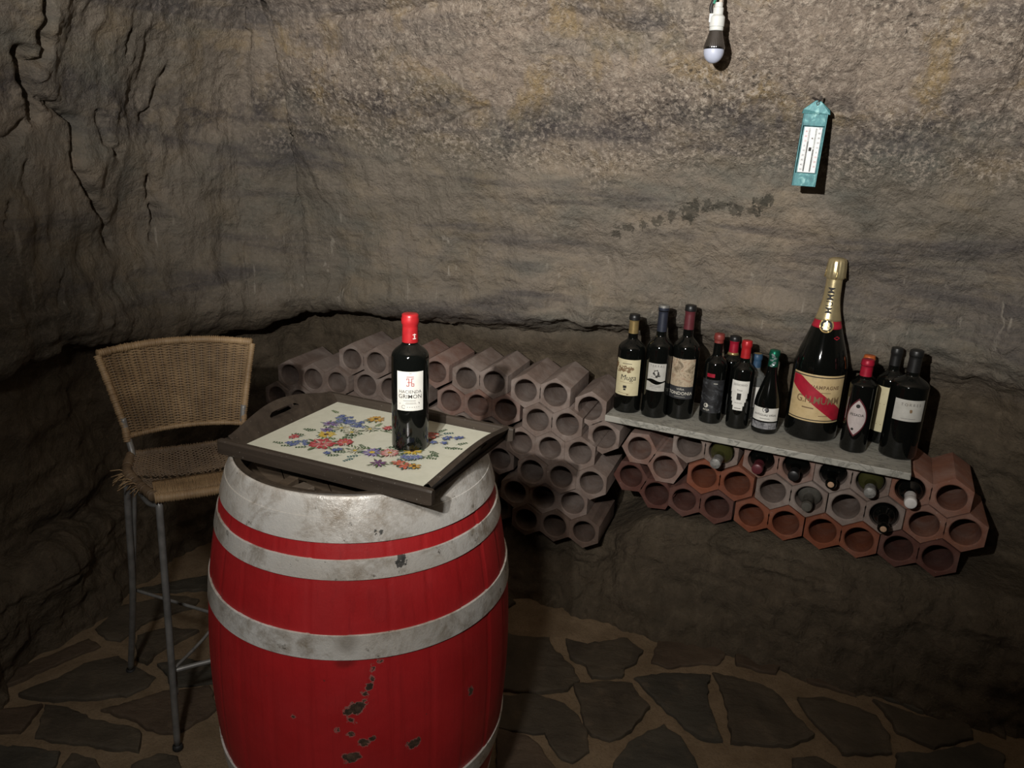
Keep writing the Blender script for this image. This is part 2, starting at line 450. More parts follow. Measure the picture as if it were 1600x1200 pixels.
M = {}
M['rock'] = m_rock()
M['mortar'] = m_mortar()
M['stone_grey'] = m_stone('grey_flagstone', (0.050, 0.040, 0.028), (0.095, 0.076, 0.053))
M['stone_brown'] = m_stone('brown_flagstone', (0.055, 0.038, 0.025), (0.105, 0.074, 0.049))
M['stone_slate'] = m_stone('slate_flagstone', (0.044, 0.040, 0.031), (0.080, 0.070, 0.053))
M['tc_dusty'] = m_terracotta('dusty_terracotta', (0.145, 0.106, 0.088), (0.20, 0.152, 0.128), (0.23, 0.165, 0.135), 0.55)
M['tc_pink'] = m_terracotta('pink_terracotta', (0.16, 0.088, 0.066), (0.215, 0.13, 0.105), (0.24, 0.14, 0.10), 0.45)
M['tc_red'] = m_terracotta('red_terracotta', (0.16, 0.066, 0.042), (0.225, 0.10, 0.066), (0.27, 0.12, 0.07), 0.28)
M['tc_orange'] = m_terracotta('orange_terracotta', (0.155, 0.046, 0.022), (0.215, 0.068, 0.034), (0.24, 0.085, 0.042), 0.12)
M['tc_dark'] = m_terracotta('dark_terracotta', (0.075, 0.030, 0.024), (0.11, 0.045, 0.033), (0.14, 0.06, 0.045), 0.10)
M['tc_brown'] = m_terracotta('brown_terracotta', (0.075, 0.050, 0.038), (0.115, 0.078, 0.060), (0.13, 0.08, 0.06), 0.15)
M['marble'] = m_marble()
M['red'] = m_redpaint()
M['hoop'] = m_hoop()
M['oak'] = m_wood('old_oak', (0.085, 0.058, 0.038), (0.17, 0.125, 0.085))
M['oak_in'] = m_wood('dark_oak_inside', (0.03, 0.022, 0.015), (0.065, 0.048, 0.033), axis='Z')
M['oak_pale'] = m_wood('pale_oak', (0.12, 0.09, 0.065), (0.21, 0.165, 0.125))
M['tray_wood'] = m_wood('dark_tray_wood', (0.024, 0.017, 0.012), (0.055, 0.041, 0.030))
M['tile_cream'] = m_label('cream_tile_glaze', (0.60, 0.60, 0.49), (0.66, 0.66, 0.55), 0.15, (0.4, 0.4, 0.3))
M['tile_cream'].node_tree.nodes['Principled BSDF'].inputs['Roughness'].default_value = 0.22
M['rattan'] = m_rattan('rattan_cane', (0.20, 0.125, 0.062), (0.36, 0.245, 0.13))
M['rattan_dark'] = m_rattan('dark_rattan_cane', (0.085, 0.054, 0.030), (0.165, 0.110, 0.062))
M['steel'] = plain('grey_steel', (0.23, 0.225, 0.215), 0.45, 0.35, 0.25, 30)
M['rubber'] = plain('black_rubber', (0.02, 0.02, 0.02), 0.6)
M['glass_black'] = plain('black_wine_glass', (0.0035, 0.004, 0.0035), 0.06, 0, 0.1, 20, 0.55)
M['glass_green'] = plain('dark_green_glass', (0.006, 0.010, 0.005), 0.07, 0, 0.1, 20, 0.55)
M['glass_olive'] = plain('olive_green_glass', (0.050, 0.050, 0.016), 0.12, 0, 0.2, 20, 0.5)
M['glass_dusty'] = plain('dusty_grey_glass', (0.085, 0.080, 0.068), 0.4, 0, 0.25, 50, 0.4)
g = NT('clear_bottle_glass'); M['glass_clear'] = g.out(g.ramp(g.noise(20), [(0, (0.90, 0.95, 0.92)), (1, (0.95, 0.98, 0.96))]), 0.05, Transmission_Weight=0.9, IOR=1.45)
M['cap_red'] = plain('red_capsule', (0.42, 0.018, 0.022), 0.35, 0.2, 0.15)
M['cap_dullred'] = plain('dull_red_capsule', (0.20, 0.035, 0.028), 0.5, 0.1, 0.2)
M['cap_crimson'] = plain('crimson_capsule', (0.34, 0.010, 0.03), 0.4, 0.2, 0.15)
M['cap_maroon'] = plain('maroon_capsule', (0.105, 0.022, 0.028), 0.4, 0.1, 0.2)
M['cap_navy'] = plain('navy_capsule', (0.020, 0.024, 0.038), 0.45, 0.1, 0.2)
M['cap_black'] = plain('black_capsule', (0.012, 0.012, 0.012), 0.4, 0.1, 0.2)
M['cap_blue'] = plain('blue_capsule', (0.03, 0.075, 0.14), 0.45, 0.1, 0.2)
M['cap_orange'] = plain('orange_capsule', (0.50, 0.12, 0.03), 0.4, 0.2, 0.15)
M['cap_white'] = plain('white_capsule', (0.62, 0.60, 0.58), 0.5, 0.0, 0.12)
M['cap_grey'] = plain('grey_capsule', (0.24, 0.235, 0.22), 0.5, 0.3, 0.35, 90)
M['gold'] = m_foil('gold_foil', (0.62, 0.46, 0.20))
M['goldpale'] = m_foil('pale_gold_foil', (0.72, 0.60, 0.34), 0.3)
M['green_foil'] = m_foil('green_foil', (0.02, 0.22, 0.13), 0.3)
M['silver_foil'] = m_foil('silver_foil', (0.45, 0.58, 0.58), 0.3)
M['cork'] = plain('cork', (0.42, 0.27, 0.17), 0.85, 0, 0.25, 120)
M['lab_cream'] = m_label('cream_label', (0.56, 0.50, 0.31), (0.63, 0.57, 0.37), 0.35)
M['lab_white'] = m_label('white_label', (0.66, 0.65, 0.60), (0.74, 0.73, 0.68), 0.25)
M['lab_grey'] = m_label('grey_label', (0.40, 0.39, 0.35), (0.48, 0.47, 0.43), 0.45)
M['lab_tan'] = m_label('tan_label', (0.50, 0.37, 0.18), (0.60, 0.46, 0.25), 0.4)
M['lab_rose'] = m_label('pale_rose_label', (0.42, 0.36, 0.35), (0.52, 0.46, 0.44), 0.4)
M['lab_dark'] = m_label('slate_dark_label', (0.022, 0.023, 0.026), (0.034, 0.035, 0.038), 0.2, (0.05, 0.05, 0.05))
M['lab_art'] = m_art('sepia_artwork_label', [(0.30, (0.05, 0.04, 0.03)), (0.42, (0.22, 0.17, 0.11)), (0.52, (0.46, 0.38, 0.27)), (0.62, (0.30, 0.20, 0.13)), (0.75, (0.52, 0.46, 0.36))], 26)
M['lab_night'] = m_art('grey_black_artwork_label', [(0.46, (0.007, 0.007, 0.008)), (0.56, (0.030, 0.032, 0.036)), (0.68, (0.16, 0.165, 0.17))], 22)
M['lab_etch'] = m_art('silver_etched_label', [(0.35, (0.05, 0.05, 0.055)), (0.55, (0.25, 0.25, 0.26)), (0.72, (0.42, 0.42, 0.42))], 60)
M['ink'] = plain('black_ink', (0.018, 0.016, 0.014), 0.7)
M['ink_grey'] = plain('grey_ink', (0.16, 0.15, 0.14), 0.7)
M['ink_red'] = plain('red_ink', (0.36, 0.03, 0.03), 0.7)
M['ink_pale'] = plain('pale_ink', (0.55, 0.53, 0.46), 0.6)
M['ink_brown'] = plain('brown_ink', (0.19, 0.12, 0.06), 0.7)
M['sash'] = plain('crimson_sash', (0.36, 0.012, 0.030), 0.45, 0, 0.15)
M['plastic_white'] = plain('white_plastic', (0.56, 0.57, 0.55), 0.4, 0, 0.06)
M['frost'] = plain('frosted_bulb_plastic', (0.40, 0.43, 0.53), 0.42, 0, 0.05)
M['heatsink'] = plain('dark_chrome', (0.24, 0.24, 0.25), 0.22, 1.0, 0.15)
M['cord_green'] = plain('green_cord', (0.02, 0.20, 0.13), 0.5)
M['cord_grey'] = plain('grey_cord', (0.42, 0.36, 0.30), 0.6)
M['tape'] = plain('black_tape', (0.012, 0.012, 0.012), 0.5)
M['verdigris'] = m_verdigris()
M['scale_white'] = m_label('white_scale_plate', (0.66, 0.67, 0.68), (0.72, 0.73, 0.74), 0.1, (0.5, 0.5, 0.55))
M['iron'] = plain('rusty_iron', (0.05, 0.04, 0.035), 0.7, 0.4, 0.3)
FL = {}
for nm, c in dict(red=(0.42, 0.06, 0.07), pink=(0.52, 0.19, 0.19), coral=(0.50, 0.13, 0.075), poppy=(0.42, 0.065, 0.045), blue=(0.065, 0.10, 0.30), paleblue=(0.16, 0.20, 0.36),
                  violet=(0.22, 0.16, 0.36), plum=(0.13, 0.05, 0.14), yellow=(0.58, 0.42, 0.07), orange=(0.50, 0.26, 0.05), white=(0.60, 0.58, 0.48), leaf=(0.075, 0.12, 0.065), stem=(0.13, 0.19, 0.09), brown=(0.10, 0.055, 0.03), teal=(0.05, 0.12, 0.12), tilegap=(0.60, 0.59, 0.48)).items():
    FL[nm] = plain('print_' + nm, c, 0.25, 0, 0.22, 220)

# ------------------------------------------------------------------ cave shell
# stations round the cave: x, y of the niche back; floor offset, ledge height, ledge edge offset,
# lip height, lip offset, wall offsets at 1.2 / 1.6 / 1.95 m (all offsets are towards the room)
ST = [
    (-1.62, 1.25, 0.06, 0.30, 0.10, 0.98, 0.13, 0.13, 0.18, 0.34),
    (-1.56, 1.90, 0.10, 0.30, 0.14, 0.96, 0.13, 0.13, 0.16, 0.30),
    (-1.50, 2.26, 0.16, 0.28, 0.14, 0.92, 0.13, 0.12, 0.15, 0.28),
    (-1.40, 2.66, 0.14, 0.30, 0.06, 0.89, 0.13, 0.12, 0.16, 0.28),
    (-1.18, 3.05, 0.16, 0.26, 0.10, 0.90, 0.20, 0.20, 0.26, 0.38),
    (-0.84, 3.22, 0.39, 0.205, 0.30, 0.95, 0.23, 0.25, 0.33, 0.48),
    (-0.32, 3.07, 0.47, 0.205, 0.32, 0.965, 0.20, 0.25, 0.38, 0.55),
    (0.20, 2.90, 0.49, 0.205, 0.32, 0.965, 0.19, 0.24, 0.40, 0.57),
    (0.50, 2.80, 0.51, 0.205, 0.33, 0.965, 0.15, 0.20, 0.40, 0.58),
    (0.64, 2.735, 0.50, 0.350, 0.34, 0.96, 0.13, 0.19, 0.395, 0.58),
    (0.92, 2.61, 0.47, 0.365, 0.35, 0.945, 0.11, 0.16, 0.385, 0.58),
    (1.45, 2.38, 0.47, 0.365, 0.35, 0.97, 0.12, 0.16, 0.36, 0.56),
    (1.78, 2.03, 0.34, 0.340, 0.20, 0.98, 0.12, 0.17, 0.30, 0.48),
    (2.08, 1.45, 0.18, 0.30, 0.08, 0.98, 0.12, 0.15, 0.25, 0.42),
    (2.30, 0.60, 0.08, 0.30, 0.05, 0.98, 0.10, 0.12, 0.2, 0.4),
    (2.20, -0.5, 0.08, 0.30, 0.05, 0.98, 0.10, 0.12, 0.2, 0.4),
    (1.50, -1.5, 0.08, 0.30, 0.05, 0.98, 0.10, 0.12, 0.2, 0.4),
    (0.00, -1.9, 0.08, 0.30, 0.05, 0.98, 0.10, 0.12, 0.2, 0.4),
    (-1.40, -1.4, 0.08, 0.30, 0.05, 0.98, 0.10, 0.12, 0.2, 0.4),
    (-1.80, -0.4, 0.08, 0.30, 0.05, 0.98, 0.10, 0.12, 0.2, 0.4),
    (-1.75, 0.60, 0.06, 0.30, 0.06, 0.98, 0.11, 0.12, 0.2, 0.36),
]
def build_shell():
    S = np.array(ST); n = len(S)
    Sc = np.vstack([S, S[:1]])
    seg = np.hypot(*(np.diff(Sc[:, :2], axis=0).T)); cum = np.r_[0, np.cumsum(seg)]
    # dense where the picture looks (stations 0..12), coarse behind the viewer
    us = []
    for i in range(n):
        step = 0.0085 if i < 13 else 0.06
        k = max(2, int(seg[i] / step)); us += list(cum[i] + seg[i] * np.arange(k) / k)
    us = np.array(us); L = cum[-1]
    fine = np.linspace(0, L, 2400, endpoint=False)
    cols = np.array([np.interp(fine, cum, Sc[:, j]) for j in range(S.shape[1])])
    w = int(0.16 / (L / 2400)); ker = np.hanning(2 * w + 1); ker /= ker.sum()
    def per(a):
        return np.convolve(np.r_[a[-w:], a, a[:w]], ker, 'valid')
    cols = np.array([per(c) for c in cols])
    P = np.array([np.interp(us, np.r_[fine, L], np.r_[c, c[0]]) for c in cols])
    tx = np.gradient(np.r_[cols[0][-3:], cols[0], cols[0][:3]])[3:-3]; ty = np.gradient(np.r_[cols[1][-3:], cols[1], cols[1][:3]])[3:-3]
    tx[:2] = tx[2]; ty[:2] = ty[2]
    nx, ny = ty, -tx; l = np.hypot(nx, ny); nx /= l; ny /= l      # inward: right of travel (clockwise loop)
    nx = per(nx); ny = per(ny)
    nx = np.interp(us, np.r_[fine, L], np.r_[nx, nx[0]]); ny = np.interp(us, np.r_[fine, L], np.r_[ny, ny[0]])
    x, y, o0, zl, oe, lz, lo, o12, o16, o19 = P
    one = np.ones_like(x)
    ctrl = [(o0 + .03, -.10 * one), (o0, 0 * one), (o0 * .4 + oe * .6, zl * .55), (oe, zl - .03), (oe - .025, zl), (.00 * one, zl), (-.01 * one, zl + .06), (.01 * one, lz - .075), (lo, lz - .012), (lo + .02, lz + .045),
            (o12, 1.2 * one), (o16, 1.6 * one), (o19, 1.95 * one), (o19 + .30, 2.22 * one), (o19 + .62, 2.38 * one)]
    cnt = [8, 16, 26, 6, 26, 8, 42, 18, 10, 28, 52, 48, 24, 10]
    O = []; Z = []
    for (a, b), k in zip(zip(ctrl[:-1], ctrl[1:]), cnt):
        for q in range(k):
            t = q / k
            O.append(a[0] * (1 - t) + b[0] * t); Z.append(a[1] * (1 - t) + b[1] * t)
    O.append(ctrl[-1][0]); Z.append(ctrl[-1][1])
    O = np.array(O); Z = np.array(Z)
    for arr in (O, Z):                              # soften the profile corners a little
        for _ in range(5):
            arr[1:-1] = .25 * arr[:-2] + .5 * arr[1:-1] + .25 * arr[2:]
    G = np.stack([x + nx * O, y + ny * O, Z], -1)   # rows up the wall, columns round it
    for t in (.2, .4, .6, .8, .97):                 # vault closing overhead
        c = np.array([0.15, 0.4, 2.62]); last = G[-1] if t == .2 else top
        if t == .2: top = G[-1]
        G = np.concatenate([G, (top * (1 - t) + c * t + np.array([0, 0, 0.10 * math.sin(t * math.pi)]))[None]], 0)
    # displacement along the surface normal
    du = np.roll(G, -1, 1) - np.roll(G, 1, 1)
    dv = np.gradient(G, axis=0)
    N = np.cross(du, dv); N /= np.linalg.norm(N, axis=-1)[..., None] + 1e-9
    cdir = np.array([0.1, 0.4, 1.2]) - G
    N *= np.sign((N * cdir).sum(-1))[..., None]
    z = G[..., 2]
    zl2 = zl[None, :] * np.ones_like(z)
    ledge = np.exp(-((z - zl2) / .028) ** 2) * ((G[..., 0] > -1.05) & (G[..., 0] < 1.7) & (G[..., 1] > 1.5))
    keep = 1 - .96 * ledge
    left = sst(-.75, -1.15, G[..., 0])
    back = 1 - left
    niche = sst(0, .05, z - zl2) * (1 - sst(-.12, .0, z - lz[None, :]))
    upper = sst(1.02, 1.16, z)
    low = sst(.95, .75, z)
    big = fbm(G, 1.7, 3) * (.075 - .030 * upper * back) * (1 - .75 * niche)
    blocky = ridged(G * np.array([1, 1, .62]), 2.6, 3) * (.020 - .013 * upper * back + .030 * left) + fbm(G, 3.2, 2) * .05 * left * low
    mid = fbm(G, 9, 4, .55) * (.019 - .010 * upper)
    groove = fbm(G * np.array([1, 1, .16]), 17, 3) * .010 * (1 - niche) * (.5 + .7 * sst(1.7, 1.0, z))
    bed = fbm(G * np.array([.35, .35, 3.2]), 4.5, 4) * (.020 - .014 * upper)
    fine_ = fbm(G, 42, 3, .6) * (.0045 + .004 * sst(1.3, 1.75, z))
    strata = ridged(G * np.array([.5, .5, 2.6]), 5, 3) * .016 * low * (1 - .7 * left)
    d = (big + blocky + mid + groove + bed + fine_ + strata) * keep
    lowback = (1 - niche) * sst(.45, .25, z) * back
    d += (fbm(G, 12, 5, .6) * .020 + ridged(G, 7, 3) * .010) * lowback * keep
    G = G + N * d[..., None]
    # cracks: polylines in the rock face where it has split open
    d2 = np.zeros(z.shape)
    for pts, wid, dep in CRACKS:
        Q = np.array(pts); best = np.full(z.shape, 9.0)
        bb = np.abs(G - Q.mean(0)).max(-1) < np.abs(Q - Q.mean(0)).max() + .2
        Gs = G[bb]; bs = np.full(len(Gs), 9.0)
        for a, b in zip(Q[:-1], Q[1:]):
            ab = b - a; t = np.clip(((Gs - a) @ ab) / (ab @ ab), 0, 1)
            bs = np.minimum(bs, np.linalg.norm(Gs - (a + t[:, None] * ab), axis=-1))
        best[bb] = np.maximum(bs + fbm(Gs, 24, 3) * .014, 0)
        d2 = np.minimum(d2, -dep * np.exp(-np.clip(best / wid, 0, 9) ** 2))
    G = G + N * (d2 * keep)[..., None]
    return G, len(us)

CRACKS = [
    ([(-1.199, 2.151, 1.886), (-1.217, 2.153, 1.827), (-1.234, 2.159, 1.78), (-1.241, 2.18, 1.748), (-1.257, 2.171, 1.717), (-1.274, 2.151, 1.704)], 0.016, 0.07),
    ([(-1.284, 2.124, 1.726), (-1.284, 2.146, 1.68), (-1.291, 2.165, 1.644), (-1.308, 2.185, 1.586)], 0.022, 0.085),
    ([(-1.324, 2.154, 1.57), (-1.339, 2.126, 1.54), (-1.357, 2.076, 1.51)], 0.011, 0.03),
    ([(-1.303, 2.14, 1.635), (-1.295, 2.252, 1.608), (-1.296, 2.332, 1.576), (-1.299, 2.329, 1.512), (-1.298, 2.323, 1.448), (-1.293, 2.375, 1.379), (-1.299, 2.437, 1.305), (-1.331, 2.51, 1.197)], 0.011, 0.055),
    ([(-1.252, 2.389, 1.604), (-1.255, 2.41, 1.53), (-1.244, 2.474, 1.48)], 0.01, 0.03),
    ([(-1.227, 2.623, 1.405), (-1.239, 2.636, 1.347), (-1.241, 2.658, 1.269), (-1.257, 2.653, 1.202)], 0.01, 0.045),
    ([(-1.172, 2.477, 1.828), (-1.188, 2.476, 1.764)], 0.009, 0.02),
    ([(-1.151, 2.644, 1.739), (-1.182, 2.626, 1.675), (-1.194, 2.61, 1.622), (-1.221, 2.591, 1.599)], 0.01, 0.03),
    ([(0.333, 2.509, 0.308), (0.333, 2.452, 0.184), (0.324, 2.342, 0.071)], 0.014, 0.06),
    ([(-1.194, 2.61, 1.622), (-1.146, 2.67, 1.63)], 0.009, 0.02),
    ([(-0.82, 2.857, 1.573), (-0.844, 2.875, 1.522)], 0.008, 0.025),
    ([(-1.336, 2.15, 1.453), (-1.346, 2.148, 1.385)], 0.009, 0.025),
    ([(-1.351, 2.081, 1.356), (-1.352, 2.058, 1.299)], 0.009, 0.025),
    ([(-1.34, 2.246, 1.121), (-1.34, 2.217, 1.05)], 0.009, 0.02),
    ([(-0.243, 2.628, 1.613), (-0.188, 2.584, 1.643), (-0.117, 2.559, 1.665)], 0.01, 0.02),
    ([(-0.608, 2.628, 1.912), (-0.411, 2.527, 1.927), (-0.145, 2.393, 1.937)], 0.012, 0.02),
]

STONES = [
    [(-1.380, 1.813), (-1.348, 1.851), (-1.303, 1.882), (-1.262, 1.957), (-1.179, 1.998), (-1.121, 1.961), (-1.026, 1.909), (-1.027, 1.871), (-1.075, 1.827), (-1.179, 1.803), (-1.267, 1.798), (-1.337, 1.802)],
    [(-1.231, 1.653), (-1.278, 1.780), (-1.215, 1.771), (-1.121, 1.730), (-1.048, 1.714), (-0.969, 1.695), (-0.934, 1.620), (-1.039, 1.629), (-1.148, 1.642)],
    [(-1.407, 1.742), (-1.286, 1.779), (-1.283, 1.725), (-1.278, 1.669), (-1.360, 1.672)],
    [(-1.329, 1.624), (-1.135, 1.609), (-1.127, 1.539), (-1.263, 1.524)],
    [(-1.101, 1.540), (-1.106, 1.607), (-1.038, 1.585), (-0.990, 1.546)],
    [(-0.932, 1.549), (-0.935, 1.577), (-0.886, 1.616), (-0.834, 1.611), (-0.800, 1.556)],
    [(-1.118, 1.768), (-1.054, 1.798), (-0.979, 1.847), (-0.850, 1.882), (-0.795, 1.787), (-0.842, 1.726), (-0.869, 1.693), (-0.931, 1.689), (-1.010, 1.733)],
    [(-1.045, 1.966), (-0.997, 1.990), (-0.894, 1.996), (-0.826, 1.902), (-0.952, 1.871), (-0.988, 1.911)],
    [(-1.172, 2.095), (-1.087, 2.152), (-0.992, 2.142), (-1.064, 2.037), (-1.082, 1.974), (-1.123, 1.992)],
    [(-1.325, 2.124), (-1.306, 2.252), (-1.166, 2.333), (-1.057, 2.321), (-1.065, 2.269), (-1.174, 2.188), (-1.215, 2.070), (-1.263, 2.084)],
    [(-1.497, 1.860), (-1.441, 1.931), (-1.312, 2.075), (-1.257, 2.046), (-1.320, 1.979), (-1.387, 1.896), (-1.462, 1.808)],
    [(-1.312, 2.356), (-1.078, 2.472), (-1.028, 2.384), (-1.248, 2.347)],
    [(0.224, 1.961), (0.326, 1.975), (0.403, 1.972), (0.441, 1.872), (0.400, 1.808), (0.354, 1.753), (0.309, 1.726), (0.269, 1.742), (0.248, 1.779), (0.239, 1.853)],
    [(0.213, 2.185), (0.284, 2.162), (0.422, 2.199), (0.464, 2.139), (0.438, 2.078), (0.396, 2.043), (0.381, 2.002), (0.281, 1.995), (0.270, 2.051), (0.224, 2.081)],
    [(0.559, 2.259), (0.761, 2.204), (0.760, 2.159), (0.692, 2.082), (0.587, 2.071), (0.525, 2.051), (0.485, 2.081), (0.503, 2.142)],
    [(0.412, 2.000), (0.500, 2.029), (0.579, 2.030), (0.658, 2.027), (0.631, 1.934), (0.624, 1.862), (0.624, 1.743), (0.557, 1.758), (0.502, 1.841), (0.449, 1.937)],
    [(0.669, 2.043), (0.813, 1.992), (0.852, 1.940), (0.869, 1.857), (0.903, 1.793), (0.871, 1.764), (0.811, 1.735), (0.664, 1.743), (0.652, 1.745), (0.670, 1.851), (0.675, 1.966)],
    [(0.900, 1.934), (0.979, 1.943), (1.052, 1.909), (1.111, 1.871), (1.115, 1.799), (1.089, 1.730), (1.005, 1.719), (0.952, 1.723), (0.929, 1.810), (0.906, 1.859)],
    [(0.911, 2.085), (0.973, 2.148), (1.114, 2.116), (1.111, 2.037), (1.087, 1.954), (1.035, 1.975), (0.963, 2.019)],
    [(1.123, 2.081), (1.245, 2.071), (1.259, 2.005), (1.260, 1.895), (1.126, 1.980), (1.124, 2.030)],
    [(0.006, 2.189), (0.157, 2.181), (0.182, 2.112), (0.231, 2.032), (0.243, 1.978), (0.204, 1.930), (0.128, 1.910), (0.002, 1.917)],
    [(0.003, 1.895), (0.123, 1.903), (0.196, 1.871), (0.228, 1.825), (0.252, 1.767), (0.253, 1.692), (0.207, 1.648), (0.163, 1.663), (0.142, 1.722), (0.129, 1.747), (0.059, 1.749), (-0.003, 1.765)],
    [(-0.003, 1.758), (0.086, 1.732), (0.123, 1.691), (0.140, 1.656), (0.165, 1.611), (0.003, 1.592)],
    [(0.302, 1.619), (0.315, 1.654), (0.354, 1.716), (0.424, 1.776), (0.475, 1.799), (0.510, 1.756), (0.534, 1.695), (0.534, 1.631)],
    [(0.803, 1.695), (0.876, 1.706), (0.916, 1.670), (0.923, 1.640), (0.777, 1.632)],
    [(1.131, 1.941), (1.231, 1.878), (1.373, 1.857), (1.357, 1.799), (1.219, 1.751), (1.145, 1.808), (1.146, 1.866)],
    [(0.767, 2.130), (0.917, 2.140), (0.920, 2.112), (0.870, 2.048), (0.821, 2.053), (0.755, 2.084)],
    [(1.106, 1.725), (1.222, 1.738), (1.361, 1.779), (1.410, 1.735), (1.367, 1.663), (1.060, 1.647)],
    [(1.265, 2.005), (1.392, 1.980), (1.525, 1.926), (1.452, 1.805), (1.400, 1.859), (1.271, 1.895)],
]
G_, NU = build_shell()
WALLG = G_
def sheet(name, c0, c1, r0, r1, mat):
    sub = np.take(G_, np.arange(c0, c1 + 1) % NU, axis=1)[r0:r1 + 1]
    a, b = sub.shape[:2]
    me = bpy.data.meshes.new(name)
    idx = np.arange(a * b).reshape(a, b)
    q = np.stack([idx[:-1, :-1], idx[:-1, 1:], idx[1:, 1:], idx[1:, :-1]], -1).reshape(-1, 4)
    me.vertices.add(a * b); me.vertices.foreach_set('co', sub.reshape(-1).astype(np.float32))
    me.loops.add(q.size); me.loops.foreach_set('vertex_index', q.reshape(-1).astype(np.int32))
    me.polygons.add(len(q)); me.polygons.foreach_set('loop_start', (np.arange(len(q)) * 4).astype(np.int32))
    me.polygons.foreach_set('use_smooth', np.ones(len(q), bool))
    me.update(calc_edges=True); me.validate()
    me.materials.append(mat)
    o = bpy.data.objects.new(name, me); COL.objects.link(o)
    o['kind'] = 'structure'
    return o
def col_at(st):
    d = np.hypot(G_[60, :, 0] - ST[st][0], G_[60, :, 1] - ST[st][1]); return int(d.argmin())
ROWS = G_.shape[0]; RC = ROWS - 1 - 5 - 10
cA = col_at(4) - 10; cB = col_at(12); cC = col_at(16); cD = col_at(18)
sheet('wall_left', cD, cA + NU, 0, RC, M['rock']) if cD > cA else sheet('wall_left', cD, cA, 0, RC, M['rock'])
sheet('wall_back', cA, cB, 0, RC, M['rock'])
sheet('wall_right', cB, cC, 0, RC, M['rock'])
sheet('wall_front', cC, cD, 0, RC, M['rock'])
sheet('ceiling', 0, NU, RC, ROWS - 1, M['rock'])

# floor: rough mortar bed with crazy paving stones set into it
def build_floor():
    nx, ny = 210, 210
    X, Y = np.meshgrid(np.linspace(-2.0, 2.5, nx), np.linspace(-2.1, 3.3, ny))
    P = np.stack([X, Y, 0 * X], -1)
    P[..., 2] = fbm(P, 5, 3) * .008 + fbm(P, 22, 3) * .004 - .004
    mb = MB()
    idx = np.arange(nx * ny).reshape(ny, nx)
    q = np.stack([idx[:-1, :-1], idx[:-1, 1:], idx[1:, 1:], idx[1:, :-1]], -1).reshape(-1, 4)
    mb.add(P.reshape(-1, 3).tolist(), q.tolist(), 0, True)
    stones = [np.array(s) for s in STONES]
    # the same paving carries on where the picture does not look
    cents = [s.mean(0) for s in stones]
    rad = [np.linalg.norm(s - c, axis=1).max() for s, c in zip(stones, cents)]
    for gx in np.arange(-1.7, 2.2, .27):
        for gy in np.arange(-1.6, 3.0, .25):
            c = np.array([gx, gy]) + rng.uniform(-.04, .04, 2)
            if all(np.linalg.norm(c - k) > r + .15 for k, r in zip(cents, rad)):
                a = np.sort(rng.uniform(0, 2 * math.pi, 7))
                a = np.linspace(0, 2 * math.pi, 7, endpoint=False) + rng.uniform(-.3, .3, 7)
                rr = rng.uniform(.095, .135, 7)
                stones.append(c + np.stack([np.cos(a) * rr, np.sin(a) * rr], 1))
    for k, s in enumerate(stones):
        area = 0.5 * np.sum(s[:, 0] * np.roll(s[:, 1], -1) - np.roll(s[:, 0], -1) * s[:, 1])
        if area < 0: s = s[::-1]
        c = s.mean(0); pts = []
        for a, b in zip(s, np.roll(s, -1, 0)):
            m = max(2, int(np.linalg.norm(b - a) / .014))
            for t in np.arange(m) / m: pts.append(a * (1 - t) + b * t)
        pts = np.array(pts)
        p3 = np.c_[pts, np.full(len(pts), k * .7)]
        pts = pts + np.stack([fbm(p3, 26, 3), fbm(p3 + 5, 26, 3)], 1) * .011
        n = len(pts); h = .006 + rng.uniform(0, .004); tilt = rng.uniform(-.012, .012, 2)
        rings = [(1.0, -.012), (1.0, h * .3), (.985, h * .85), (.955, h)] + [(f, h) for f in (.8, .6, .4, .2)]
        v = []; f = []
        for i, (sc, zz) in enumerate(rings):
            q2 = c + (pts - c) * sc
            dz = (q2 - c) @ tilt if i > 0 else 0 * q2[:, 0]
            nz = fbm(np.c_[q2, np.full(n, k)], 14, 3) * .004 if i > 1 else 0
            v += np.c_[q2, zz + dz + nz].tolist()
        v.append([*c, h])
        for i in range(len(rings) - 1):
            for j in range(n):
                j2 = (j + 1) % n
                f.append((i * n + j, i * n + j2, (i + 1) * n + j2, (i + 1) * n + j))
        for j in range(n): f.append(((len(rings) - 1) * n + j, (len(rings) - 1) * n + (j + 1) % n, len(v) - 1))
        mb.add(v, f, [1, 1, 2, 3][k % 4], True)
    o = mb.build('floor', [M['mortar'], M['stone_grey'], M['stone_brown'], M['stone_slate']], sharp=50)
    o['kind'] = 'structure'
build_floor()

